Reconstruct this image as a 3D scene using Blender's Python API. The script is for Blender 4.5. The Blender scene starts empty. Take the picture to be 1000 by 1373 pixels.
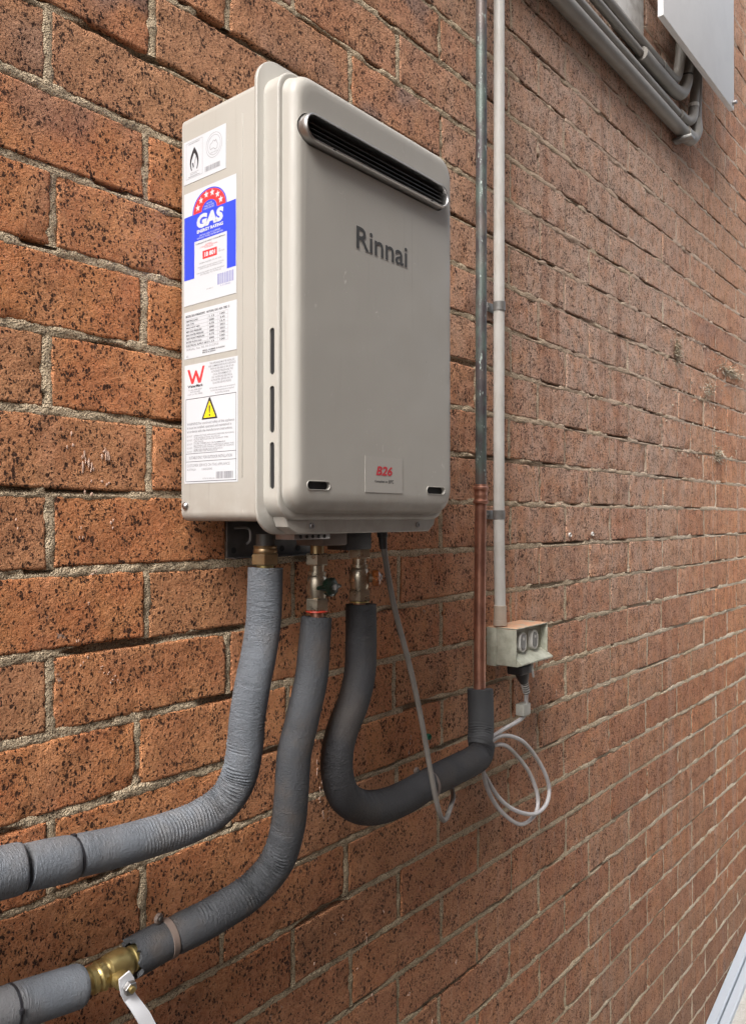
import bpy, bmesh, math, random
import numpy as np
from mathutils import Vector, Matrix

S = bpy.context.scene
COL = S.collection
random.seed(7)
R = math.radians

# ------------------------------------------------------------------ camera, sky, sun, exposure
YAW, PIT = R(39.8), R(0.35)
CAM = Vector((0.0, -0.8, 1.62))
fw = Vector((math.cos(YAW) * math.cos(PIT), math.sin(YAW) * math.cos(PIT), math.sin(PIT)))
rt = Vector((math.sin(YAW), -math.cos(YAW), 0))
upv = rt.cross(fw)
cd = bpy.data.cameras.new('camera')
cam = bpy.data.objects.new('camera', cd)
COL.objects.link(cam)
cd.sensor_fit = 'VERTICAL'
cd.sensor_height = 36.0
cd.lens = 36.0 * 1065.0 / 1373.0
cd.clip_start = 0.01
cd.clip_end = 500
m = Matrix((rt, upv, -fw)).transposed().to_4x4()
m.translation = CAM
cam.matrix_world = m
S.camera = cam

w = bpy.data.worlds.new("World")
S.world = w
w.use_nodes = True
nt = w.node_tree
nt.nodes.clear()
sky = nt.nodes.new('ShaderNodeTexSky')
sky.sky_type = 'NISHITA'
sky.sun_disc = False
sky.sun_elevation = R(58)
SUN_AZ = R(152)          # direction the light comes from, measured from +x towards +y
sky.sun_rotation = R(90) - SUN_AZ
sky.air_density = 1.0
sky.dust_density = 5.0
sky.ozone_density = 1.0
hsv = nt.nodes.new('ShaderNodeHueSaturation')
hsv.inputs['Saturation'].default_value = 0.35
bg = nt.nodes.new('ShaderNodeBackground')
bg.inputs['Strength'].default_value = 0.12
wo = nt.nodes.new('ShaderNodeOutputWorld')
nt.links.new(sky.outputs[0], hsv.inputs['Color'])
nt.links.new(hsv.outputs[0], bg.inputs[0])
nt.links.new(bg.outputs[0], wo.inputs[0])

sd = bpy.data.lights.new('sun', 'SUN')
sd.energy = 1.5
sd.angle = R(32)
sd.color = (1.0, 0.97, 0.93)
sun = bpy.data.objects.new('sun', sd)
COL.objects.link(sun)
el, az = R(50), R(-166)   # overcast glow: from above, the left end and the front of the wall
sdir = Vector((math.cos(el) * math.cos(az), math.cos(el) * math.sin(az), math.sin(el)))
sun.rotation_euler = sdir.to_track_quat('Z', 'Y').to_euler()
sky.sun_elevation = el
sky.sun_rotation = R(90) - az

S.view_settings.view_transform = 'Standard'
S.view_settings.look = 'None'
S.view_settings.exposure = 1.5
S.view_settings.gamma = 1
S.view_settings.use_curve_mapping = False
S.render.engine = 'CYCLES'


# ------------------------------------------------------------------ materials
class NT:
    def __init__(s, name):
        s.m = bpy.data.materials.new(name)
        s.m.use_nodes = True
        s.t = s.m.node_tree
        s.b = s.t.nodes['Principled BSDF']

    def n(s, t, **k):
        nd = s.t.nodes.new('ShaderNode' + t)
        for a, v in k.items():
            setattr(nd, a, v)
        return nd

    def l(s, a, b):
        s.t.links.new(a, b)

    def val(s, sock, v):
        if hasattr(v, 'is_linked') or isinstance(v, bpy.types.NodeSocket):
            s.l(v, sock)
        else:
            sock.default_value = v

    def math(s, op, a, b=0.0, c=0.0, clamp=False):
        nd = s.n('Math', operation=op, use_clamp=clamp)
        s.val(nd.inputs[0], a); s.val(nd.inputs[1], b); s.val(nd.inputs[2], c)
        return nd.outputs[0]

    def mr(s, v, a, b, c=0.0, d=1.0, smooth=True):
        nd = s.n('MapRange', interpolation_type='SMOOTHSTEP' if smooth else 'LINEAR')
        s.val(nd.inputs[0], v)
        for i, q in enumerate((a, b, c, d)):
            nd.inputs[1 + i].default_value = q
        return nd.outputs[0]

    def mix(s, f, a, b, mode='MIX'):
        nd = s.n('Mix', data_type='RGBA', blend_type=mode)
        s.val(nd.inputs[0], f)
        for i, q in ((6, a), (7, b)):
            if isinstance(q, bpy.types.NodeSocket):
                s.l(q, nd.inputs[i])
            else:
                nd.inputs[i].default_value = (q[0], q[1], q[2], 1)
        return nd.outputs[2]

    def pos(s):
        return s.n('NewGeometry').outputs['Position']

    def obj(s):
        return s.n('TexCoord').outputs['Object']

    def map(s, v, scale=(1, 1, 1), loc=(0, 0, 0), rot=(0, 0, 0)):
        nd = s.n('Mapping')
        s.l(v, nd.inputs[0])
        nd.inputs['Scale'].default_value = scale
        nd.inputs['Location'].default_value = loc
        nd.inputs['Rotation'].default_value = rot
        return nd.outputs[0]

    def noise(s, v, sc, det=3, rough=.55, dist=0.0, out=0):
        nd = s.n('TexNoise')
        s.l(v, nd.inputs['Vector'])
        nd.inputs['Scale'].default_value = sc
        nd.inputs['Detail'].default_value = det
        nd.inputs['Roughness'].default_value = rough
        nd.inputs['Distortion'].default_value = dist
        return nd.outputs[out]

    def bump(s, h, dist, strength=1.0, normal=None):
        nd = s.n('Bump')
        s.l(h, nd.inputs['Height'])
        nd.inputs['Distance'].default_value = dist
        nd.inputs['Strength'].default_value = strength
        if normal is not None:
            s.l(normal, nd.inputs['Normal'])
        s.l(nd.outputs[0], s.b.inputs['Normal'])
        return nd.outputs[0]

    def set(s, color=None, rough=None, metal=None, spec=None, coat=None):
        if color is not None:
            if isinstance(color, bpy.types.NodeSocket):
                s.l(color, s.b.inputs['Base Color'])
            else:
                s.b.inputs['Base Color'].default_value = (*color, 1)
        if rough is not None: s.val(s.b.inputs['Roughness'], rough)
        if metal is not None: s.val(s.b.inputs['Metallic'], metal)
        if spec is not None: s.b.inputs['Specular IOR Level'].default_value = spec
        if coat is not None:
            s.b.inputs['Coat Weight'].default_value = coat
            s.b.inputs['Coat Roughness'].default_value = .15


def brick_material():
    k = NT('fired_brick')
    p = k.pos()
    at = k.n('Attribute', attribute_name='tone')
    sep = k.n('SeparateColor'); k.l(at.outputs['Color'], sep.inputs[0])
    t1, t2, t3 = sep.outputs[0], sep.outputs[1], sep.outputs[2]
    sx = k.n('SeparateXYZ'); k.l(p, sx.inputs[0])
    X, Z = sx.outputs[0], sx.outputs[2]
    off = k.n('CombineXYZ'); k.l(t3, off.inputs[0]); k.l(t1, off.inputs[2])
    va = k.n('VectorMath', operation='SCALE'); k.l(off.outputs[0], va.inputs[0]); va.inputs['Scale'].default_value = 7.0
    vb = k.n('VectorMath', operation='ADD'); k.l(p, vb.inputs[0]); k.l(va.outputs[0], vb.inputs[1])
    q = vb.outputs[0]                      # every brick has its own piece of clay
    big = k.noise(q, 14, 3, .6)
    mid = k.noise(q, 55, 4, .65)
    fine = k.noise(q, 480, 4, .75)
    c = k.mix(k.mr(big, .35, .65), (.86, .36, .145), (.74, .265, .105))
    c = k.mix(k.math('MULTIPLY', k.mr(k.noise(q, 9, 2, .5, out=0), .48, .66), k.math('MULTIPLY', k.mr(t1, .25, .8), k.mr(Z, 1.85, 2.1, .12, 1))), c, (.33, .19, .165))
    c = k.mix(k.mr(t2, 0, 1, 0, .6), c, (.70, .37, .20))
    c = k.mix(k.mr(mid, .42, .72, 0, .2), c, (.40, .15, .075))
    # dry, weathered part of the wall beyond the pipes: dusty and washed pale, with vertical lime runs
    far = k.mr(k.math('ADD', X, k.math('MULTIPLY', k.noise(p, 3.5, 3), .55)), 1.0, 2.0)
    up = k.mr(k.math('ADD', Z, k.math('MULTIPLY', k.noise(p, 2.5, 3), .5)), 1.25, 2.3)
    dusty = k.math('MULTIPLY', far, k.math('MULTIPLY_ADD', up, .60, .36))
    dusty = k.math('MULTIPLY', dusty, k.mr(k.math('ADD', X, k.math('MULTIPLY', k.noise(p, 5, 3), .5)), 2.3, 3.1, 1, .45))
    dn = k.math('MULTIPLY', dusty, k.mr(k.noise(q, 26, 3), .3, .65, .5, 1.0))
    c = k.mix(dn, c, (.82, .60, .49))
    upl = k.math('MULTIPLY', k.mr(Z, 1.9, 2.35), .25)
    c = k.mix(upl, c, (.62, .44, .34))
    st = k.noise(k.map(p, (62, 62, .9)), 1.0, 4, .65)
    run = k.math('MULTIPLY', k.mr(st, .56, .70), k.math('MULTIPLY', k.mr(X, .9, 1.7), k.mr(k.noise(p, 4, 2), .35, .6)))
    run = k.math('MULTIPLY', run, k.mr(k.noise(q, 300, 2), .3, .6, .3, 1))
    c = k.mix(k.math('MULTIPLY', run, .7), c, (.76, .66, .57))
    # broad upright bands where water has run, and colour drifting between bricks
    bd = k.noise(k.map(p, (20, 20, .8)), 1, 3, .6)
    bm_ = k.mr(X, .9, 1.6, .15, 1)
    c = k.mix(k.math('MULTIPLY', k.mr(bd, .52, .68, 0, .45), bm_), c, (.72, .56, .47))
    c = k.mix(k.math('MULTIPLY', k.mr(bd, .46, .32, 0, .45), bm_), c, (.38, .155, .095))
    c = k.mix(k.math('MULTIPLY', k.mr(t1, .55, 1.0, 0, .35), k.mr(X, 1.2, 1.9)), c, (.52, .21, .125))
    # grime low on the wall, deepened to paint in the lower left shade
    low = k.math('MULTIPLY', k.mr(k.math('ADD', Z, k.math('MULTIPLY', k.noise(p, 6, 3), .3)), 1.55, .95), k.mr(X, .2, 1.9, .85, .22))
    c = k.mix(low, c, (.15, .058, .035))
    foot = k.math('MULTIPLY', k.mr(Z, .75, .0), k.mr(k.noise(p, 9, 3), .3, .6, .5, 1))
    c = k.mix(k.math('MULTIPLY', foot, .55), c, (.20, .16, .13))
    # torn pits and iron spots of the wire cut face, pit shadow coloured in
    grit = k.noise(q, 270, 4, .7)
    dv = k.n('VectorMath', operation='ADD')
    nz = k.noise(q, 150, 3, .65, out=1)
    sc = k.n('VectorMath', operation='SCALE'); k.l(nz, sc.inputs[0]); sc.inputs['Scale'].default_value = .009
    k.l(k.map(q, (1, 1, .72), rot=(0, R(14), 0)), dv.inputs[0]); k.l(sc.outputs[0], dv.inputs[1])
    cluster = k.mr(k.noise(q, 34, 2), .25, .7, 0, 1)
    def spots(scale, lo, dmin, dmax, soft, chan):
        vo = k.n('TexVoronoi', feature='F1'); vo.inputs['Scale'].default_value = scale
        k.l(dv.outputs[0], vo.inputs['Vector'])
        vc = k.n('SeparateColor'); k.l(vo.outputs['Color'], vc.inputs[0])
        sz = k.math('MULTIPLY', k.mr(vc.outputs[chan], lo, 1.0), k.math('MULTIPLY_ADD', cluster, dmax - dmin, dmin))
        return k.mr(k.math('SUBTRACT', sz, vo.outputs['Distance']), -.03, soft)
    pit = spots(270, .08, .28, .60, .07, 0)
    pit2 = spots(520, .20, .25, .62, .08, 1)
    pit3 = spots(170, .80, .1, .5, .1, 2)
    # below the heater and beyond, the die has dragged the clay into short upright tears
    tear = k.mr(k.noise(k.map(q, (330, 330, 62)), 1, 3, .6, .6), .60, .70)
    tear = k.math('MULTIPLY', tear, k.mr(k.math('ADD', X, k.math('MULTIPLY', t1, .6)), .8, 1.3, .1, .65))
    pits = k.math('MAXIMUM', k.math('MAXIMUM', pit, k.math('MULTIPLY', pit2, .75)), k.math('MAXIMUM', pit3, tear))
    fade = k.mr(X, 1.0, 3.0, 1.0, .62)
    c = k.mix(k.mr(grit, .36, .64, .0, .5), c, k.mix(.5, c, (.72, .42, .25)))
    c = k.mix(k.mr(grit, .50, .34, .0, .18), c, k.mix(.7, c, (.11, .045, .03)))
    c = k.mix(k.math('MULTIPLY', pits, k.math('MULTIPLY', fade, .93)), c, (.035, .018, .015))
    c = k.mix(k.mr(fine, .55, .78, 0, .4), c, (.66, .42, .29))
    # flecks of old mortar
    fl = k.noise(q, 95, 3, .7)
    c = k.mix(k.mr(k.math('MULTIPLY', fl, k.mr(k.noise(k.map(p, (1, 1, .45)), 13, 2), .5, .68)), .60, .72, 0, .7), c, (.60, .50, .44))
    dr = k.noise(k.map(q, (210, 210, 24)), 1, 3, .6)
    h = k.math('ADD', k.math('MULTIPLY', grit, 1.5), k.math('MULTIPLY', mid, 1.0))
    h = k.math('ADD', h, k.math('MULTIPLY', dr, k.mr(X, .8, 1.6, .3, .8)))
    h = k.math('ADD', h, k.math('MULTIPLY', fine, .4))
    h = k.math('SUBTRACT', h, k.math('MULTIPLY', pits, 1.1))
    k.bump(h, .0058, 1.0)
    k.set(c, .93, 0, .2)
    return k.m


def mortar_material():
    k = NT('lime_mortar')
    p = k.pos()
    sx = k.n('SeparateXYZ'); k.l(p, sx.inputs[0])
    X, Z = sx.outputs[0], sx.outputs[2]
    a = k.noise(p, 40, 4, .65)
    g = k.noise(p, 720, 4, .75)
    c = k.mix(k.mr(a, .3, .7), (.76, .59, .40), (.58, .44, .29))
    c = k.mix(k.mr(g, .35, .7, 0, .7), c, (.70, .61, .45))
    vo = k.n('TexVoronoi'); vo.inputs['Scale'].default_value = 480; k.l(p, vo.inputs['Vector'])
    c = k.mix(k.mr(vo.outputs['Distance'], .55, .8, 0, .75), c, (.12, .10, .075))
    pale = k.math('MULTIPLY', k.mr(X, 1.2, 2.4), k.mr(k.noise(p, 8, 3), .35, .6))
    c = k.mix(k.math('MULTIPLY', pale, .6), c, (.74, .65, .53))
    pinkish = k.math('MULTIPLY', k.math('MULTIPLY', k.mr(X, 1.15, 1.7), k.mr(Z, 1.3, 2.2)), k.mr(k.noise(p, 11, 3), .3, .55))
    c = k.mix(k.math('MULTIPLY', pinkish, .75), c, (.60, .43, .34))
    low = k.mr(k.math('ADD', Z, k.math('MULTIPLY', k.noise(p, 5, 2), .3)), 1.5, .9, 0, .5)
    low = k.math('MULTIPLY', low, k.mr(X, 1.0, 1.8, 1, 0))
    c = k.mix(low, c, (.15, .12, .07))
    at = k.n('Attribute', attribute_name='void')
    c = k.mix(k.math('MULTIPLY', at.outputs['Fac'], .5), c, (.06, .045, .035))
    h = k.math('ADD', k.math('MULTIPLY', g, .7), k.math('MULTIPLY', vo.outputs['Distance'], .8))
    h = k.math('ADD', h, k.math('MULTIPLY', k.noise(p, 210, 3, .7), 1.6))
    k.bump(h, .0034, 1.0)
    k.set(c, .97, 0, .1)
    return k.m


def simple(name, col, rough=.5, metal=0.0, spec=.5, var=.0, vscale=30, vcol=None, bump=0, bscale=200, coat=None, rvar=0):
    k = NT(name)
    p = k.pos()
    if vcol is not None:
        c = k.mix(k.mr(k.noise(p, vscale, 4, .6), .38, .68, 0, var), col, vcol)
    else:
        c = col
    r = rough
    if rvar:
        r = k.mr(k.noise(p, vscale * 1.7, 4), .3, .7, rough - rvar, rough + rvar)
    k.set(c, r, metal, spec, coat)
    if bump:
        k.bump(k.noise(p, bscale, 3, .6), bump)
    return k.m


def cover_material():
    k = NT('beige_enamel')
    p = k.pos()
    c = k.mix(k.mr(k.noise(p, 5, 3), .35, .7, 0, .25), (.40, .382, .345), (.35, .333, .298))
    # scuffs and small specks of splashed mortar
    sc = k.noise(k.map(p, (1, 1, .5)), 90, 4, .8, 1.2)
    msk = k.mr(k.noise(p, 12, 2), .52, .64)
    c = k.mix(k.math('MULTIPLY', k.mr(sc, .64, .7), k.math('MULTIPLY', msk, .55)), c, (.80, .78, .74))
    vo = k.n('TexVoronoi'); vo.inputs['Scale'].default_value = 42; k.l(p, vo.inputs['Vector'])
    vs = k.n('SeparateColor'); k.l(vo.outputs['Color'], vs.inputs[0])
    sp = k.math('SUBTRACT', k.mr(vs.outputs[0], .86, 1, 0, .085), vo.outputs['Distance'])
    c = k.mix(k.mr(sp, 0, .02, 0, .6), c, (.30, .27, .24))
    dn = k.noise(k.map(p, (120, 120, 5)), 1, 4, .65)
    c = k.mix(k.math('MULTIPLY', k.mr(dn, .56, .72, 0, .22), k.mr(k.noise(p, 9, 2), .4, .6)), c, (.22, .19, .16))
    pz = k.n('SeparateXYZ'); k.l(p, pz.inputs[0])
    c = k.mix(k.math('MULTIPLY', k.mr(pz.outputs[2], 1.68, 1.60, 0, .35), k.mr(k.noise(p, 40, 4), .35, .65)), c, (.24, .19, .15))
    k.set(c, k.mr(k.noise(p, 20, 3), .3, .7, .36, .54), 0, .5)
    k.bump(k.math('ADD', k.math('MULTIPLY', k.noise(p, 900, 2), .06), k.math('MULTIPLY', k.noise(p, 9, 2), 1.6)), .0009)
    return k.m


def foam_material(name, base, dust, dustamt):
    k = NT(name)
    p = k.pos()
    uv = k.n('UVMap').outputs[0]
    c = k.mix(k.mr(k.noise(p, 18, 4), .3, .7), base, tuple(q * .8 for q in base))
    f = k.noise(p, 1400, 2, .7)
    c = k.mix(k.mr(f, .45, .75, 0, .35), c, tuple(min(1, q * 1.7) for q in base))
    c = k.mix(k.math('MULTIPLY', k.mr(k.noise(p, 13, 4, .6), .45, .66), dustamt), c, dust)
    k.set(c, .72, 0, .35)
    h = k.math('ADD', k.math('MULTIPLY', k.noise(p, 520, 3, .7), 1.0), k.math('MULTIPLY', k.noise(p, 160, 3), .8))
    cr = k.noise(k.map(uv, (3.5, 230, 1)), 1, 4, .65, 1.2)
    crm = k.mr(k.noise(p, 11, 2), .38, .62)
    h = k.math('ADD', h, k.math('MULTIPLY', k.math('ABSOLUTE', k.math('SUBTRACT', cr, .5)), k.math('MULTIPLY', crm, 6.0)))
    k.bump(h, .0011)
    return k.m


def patina_material():
    k = NT('patinated_copper')
    p = k.pos()
    c = k.mix(k.mr(k.noise(k.map(p, (1, 1, .5)), 34, 4, .65), .36, .64), (.105, .135, .12), (.065, .055, .06))
    c = k.mix(k.mr(k.noise(p, 12, 3), .5, .7), c, (.13, .105, .095))
    c = k.mix(k.mr(k.noise(k.map(p, (1, 1, .35)), 150, 3, .7), .62, .7, 0, .9), c, (.42, .50, .46))
    k.set(c, .48, .25, .5)
    k.bump(k.noise(p, 250, 3), .0005)
    return k.m


def outlet_material():
    k = NT('sun_aged_plastic')
    p = k.pos()
    nn = k.n('SeparateXYZ'); k.l(k.n('NewGeometry').outputs['Normal'], nn.inputs[0])
    c = k.mix(k.mr(k.noise(p, 60, 4), .35, .7, 0, .8), (.45, .455, .375), (.29, .29, .225))
    c = k.mix(k.mr(k.noise(p, 420, 3, .7), .6, .72, 0, .6), c, (.22, .22, .17))
    # brick dust lies on the top
    pz = k.n('SeparateXYZ'); k.l(p, pz.inputs[0])
    dust = k.math('MULTIPLY', k.math('MULTIPLY', k.mr(nn.outputs[2], .5, .9), k.mr(pz.outputs[2], 1.400, 1.408)), k.mr(k.noise(p, 45, 4), .25, .5))
    c = k.mix(dust, c, (.62, .36, .22))
    k.set(c, .55, 0, .4)
    k.bump(k.noise(p, 500, 3), .0003)
    return k.m


def ground_material():
    k = NT('bleached_concrete')
    p = k.pos()
    c = k.mix(k.mr(k.noise(p, 6, 5, .65), .3, .7), (.50, .49, .455), (.36, .345, .32))
    c = k.mix(k.mr(k.noise(k.map(p, (1, 3, 1), rot=(0, 0, .5)), 30, 4, .7), .5, .7, 0, .6), c, (.58, .57, .55))
    c = k.mix(k.mr(k.noise(p, 260, 3), .6, .75, 0, .4), c, (.30, .28, .25))
    k.set(c, .85)
    k.bump(k.noise(p, 90, 5, .7), .004)
    return k.m


M = dict(
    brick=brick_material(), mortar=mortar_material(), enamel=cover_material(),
    foam=foam_material('grey_foam', (.142, .157, .178), (.19, .165, .145), .35),
    foam_deep_shade=foam_material('deep_shade_foam', (.030, .030, .033), (.055, .045, .038), .5),  # grey foam with the deep shade under the heater put into its colour
    foam_shade=foam_material('shade_foam', (.050, .053, .059), (.085, .065, .05), .55),  # grey foam, colour lowered to carry the shade on the middle pipe
    patina=patina_material(), plastic=outlet_material(), ground=ground_material(),
    asphalt=simple('dark_asphalt', (.07, .065, .06), .9, var=.6, vcol=(.04, .037, .034), bump=.002, bscale=150),
    sticker=simple('sticker_paper', (.56, .58, .61), .35),
    blue=simple('print_blue', (.035, .07, .62), .35),
    red=simple('print_red', (.72, .045, .05), .35),
    wred=simple('print_dark_red', (.55, .03, .045), .4),
    black=simple('print_black', (.03, .03, .035), .45),
    greyprint=simple('print_grey', (.22, .22, .24), .45),
    yellow=simple('print_yellow', (.85, .68, .02), .4),
    badge=simple('badge_grey', (.05, .05, .048), .5, 0),
    badge_rim=simple('badge_rim', (.45, .43, .40), .45, 0),
    chrome=simple('brushed_steel', (.45, .44, .43), .36, 1.0),
    dark_hole=simple('matt_black', (.012, .012, .013), .7),
    dark_metal=simple('dark_metal', (.06, .055, .05), .5, .3),
    brass=simple('brass', (.50, .40, .17), .40, .9, var=.6, vscale=60, vcol=(.34, .25, .11), rvar=.07),
    brass_dull=simple('dull_brass', (.36, .26, .14), .38, .9, var=.7, vscale=60, vcol=(.22, .15, .09), rvar=.1),
    nickel=simple('nickel_brass', (.42, .37, .29), .33, .9, var=.6, vscale=60, vcol=(.28, .22, .16), rvar=.1),
    copper=simple('copper', (.50, .25, .175), .4, .8, var=.9, vscale=25, vcol=(.31, .15, .11), rvar=.1),
    zinc=simple('zinc_plate', (.33, .32, .32), .45, .8, var=.5, vcol=(.18, .16, .15), rvar=.1),
    dark_zinc=simple('darker_zinc', (.10, .095, .095), .5, .6, var=.6, vcol=(.05, .045, .04)),  # zinc in a darker tone for the mounting bracket
    zinc_dark_slat=simple('slat_metal', (.035, .034, .033), .45, .4),
    galv=simple('painted_clip', (.28, .28, .27), .5, .5, var=.6, vcol=(.16, .15, .14)),
    pvc=simple('grey_pvc', (.60, .59, .56), .45, var=.4, vscale=16, vcol=(.50, .47, .42), bump=.0003, bscale=60),
    pvc_dusty=simple('dusty_pvc', (.50, .42, .34), .6, var=.5, vcol=(.42, .33, .26)),
    pvc_bracket=simple('bracket_pvc', (.14, .105, .088), .6, var=.6, vcol=(.10, .07, .055)),
    conduit_paint=simple('painted_conduit', (.235, .222, .20), .5, var=.7, vscale=14, vcol=(.20, .18, .16), bump=.0005, bscale=70),
    cable_brown=simple('cable_brown', (.12, .085, .07), .6, var=.5, vcol=(.2, .15, .12)),
    cord=simple('grey_cord', (.50, .49, .50), .42, var=.5, vscale=22, vcol=(.33, .30, .27)),
    cord_dark=simple('dusty_cord', (.17, .155, .14), .5, var=.5, vcol=(.11, .1, .09)),
    plug=simple('black_plug', (.025, .024, .026), .5),
    tag=simple('clear_tag', (.40, .40, .36), .35, var=.5, vscale=120, vcol=(.28, .28, .25)),
    green=simple('green_handle', (.003, .014, .008), .25, coat=.6),
    orange=simple('orange_handle', (.26, .075, .015), .35, coat=.4),
    redring=simple('red_seal', (.45, .04, .02), .5),
    white_board=simple('white_painted_board', (.74, .75, .76), .6, var=.3, vscale=9, vcol=(.62, .63, .64), bump=.0003),
    white_timber=simple('flaking_white_paint', (.76, .76, .74), .7, var=.8, vscale=30, vcol=(.50, .49, .47), bump=.0015, bscale=60),
    rail=simple('pale_blue_pvc', (.40, .44, .49), .4),
    lime=simple('lime_splash', (.56, .38, .29), .9, bump=.001, bscale=900),
    tuft=simple('dry_moss', (.62, .55, .43), .95, var=.8, vscale=80, vcol=(.30, .24, .17)),
    opposite=simple('unseen_wall_brown', (.20, .15, .12), .9, var=.6, vcol=(.15, .11, .09)),
    greenplug=simple('green_wall_plug', (.015, .12, .07), .5),
    lever=simple('steel_lever', (.74, .76, .80), .42, .35),
    tie=simple('black_tie', (.02, .02, .024), .35),
)


# ------------------------------------------------------------------ helpers
def tag(o, label=None, cat=None, group=None, kind=None):
    if label: o['label'] = label
    if cat: o['category'] = cat
    if group: o['group'] = group
    if kind: o['kind'] = kind
    return o


def empty(name, loc, label, cat, group=None):
    o = bpy.data.objects.new(name, None)
    COL.objects.link(o)
    o.location = loc
    o.empty_display_size = .05
    return tag(o, label, cat, group)


def finish(o, parent, smooth_angle=None):
    if parent is not None:
        o.parent = parent
        pm = Matrix.Translation(parent_world(parent))
        o.matrix_parent_inverse = pm.inverted()
    if smooth_angle is not None:
        me = o.data
        me.shade_smooth()
        me.set_sharp_from_angle(angle=R(smooth_angle))
    return o


def parent_world(p):
    # parents only ever carry a translation here
    if p.parent is None:
        return Vector(p.location)
    return Vector(p.location)


def link(name, me, mat, parent=None, smooth=None):
    o = bpy.data.objects.new(name, me)
    COL.objects.link(o)
    if mat is not None and not me.materials:
        me.materials.append(mat)
    return finish(o, parent, smooth)


def mesh(name, verts, faces, mat, parent=None, smooth=None):
    me = bpy.data.meshes.new(name)
    me.from_pydata([tuple(v) for v in verts], [], faces)
    me.update()
    return link(name, me, mat, parent, smooth)


def bmobj(name, bm, mat, parent=None, smooth=None):
    bmesh.ops.recalc_face_normals(bm, faces=bm.faces[:])
    me = bpy.data.meshes.new(name)
    bm.to_mesh(me)
    bm.free()
    return link(name, me, mat, parent, smooth)


def box_bm(lo, hi, bev=0.0, seg=2, bm=None):
    b2 = bmesh.new()
    bmesh.ops.create_cube(b2, size=1)
    for v in b2.verts:
        for i in range(3):
            v.co[i] = (lo[i] + hi[i]) / 2 + v.co[i] * (hi[i] - lo[i])
    if bev:
        bmesh.ops.bevel(b2, geom=b2.edges[:], offset=bev, segments=seg, affect='EDGES', profile=.5)
    if bm is None:
        return b2
    me = bpy.data.meshes.new('tmp'); b2.to_mesh(me); b2.free(); bm.from_mesh(me); bpy.data.meshes.remove(me)
    return bm


def box(name, lo, hi, mat, parent=None, bev=0.0, seg=2):
    return bmobj(name, box_bm(lo, hi, bev, seg), mat, parent, 40 if bev else None)


def lathe(name, base, axis, prof, mat, parent=None, seg=28, sides=None, bm=None):
    """prof: list of (distance along axis, radius[, sides]); closed at both ends"""
    axis = Vector(axis).normalized()
    a = axis.orthogonal().normalized()
    b = axis.cross(a)
    base = Vector(base)
    own = bm is None
    if own: bm = bmesh.new()
    rings = []
    n = sides or seg
    for (h, r) in prof:
        ring = [bm.verts.new(base + axis * h + (a * math.cos(2 * math.pi * i / n) + b * math.sin(2 * math.pi * i / n)) * r) for i in range(n)]
        rings.append(ring)
    for r0, r1 in zip(rings, rings[1:]):
        for i in range(n):
            bm.faces.new((r0[i], r0[(i + 1) % n], r1[(i + 1) % n], r1[i]))
    bm.faces.new(rings[0]); bm.faces.new(rings[-1])
    if own:
        return bmobj(name, bm, mat, parent, 35 if not sides else 25)


def catmull(pts, step):
    P = [np.array(p, float) for p in pts]
    P = [2 * P[0] - P[1]] + P + [2 * P[-1] - P[-2]]
    out = []
    for i in range(1, len(P) - 2):
        p0, p1, p2, p3 = P[i - 1], P[i], P[i + 1], P[i + 2]
        L = np.linalg.norm((p2 - p1)[:3])
        n = max(1, int(round(L / step)))
        for j in range(n):
            t = j / n
            out.append(.5 * ((2 * p1) + (-p0 + p2) * t + (2 * p0 - 5 * p1 + 4 * p2 - p3) * t * t + (-p0 + 3 * p1 - 3 * p2 + p3) * t ** 3))
    out.append(P[-2])
    return np.array(out)


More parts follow.
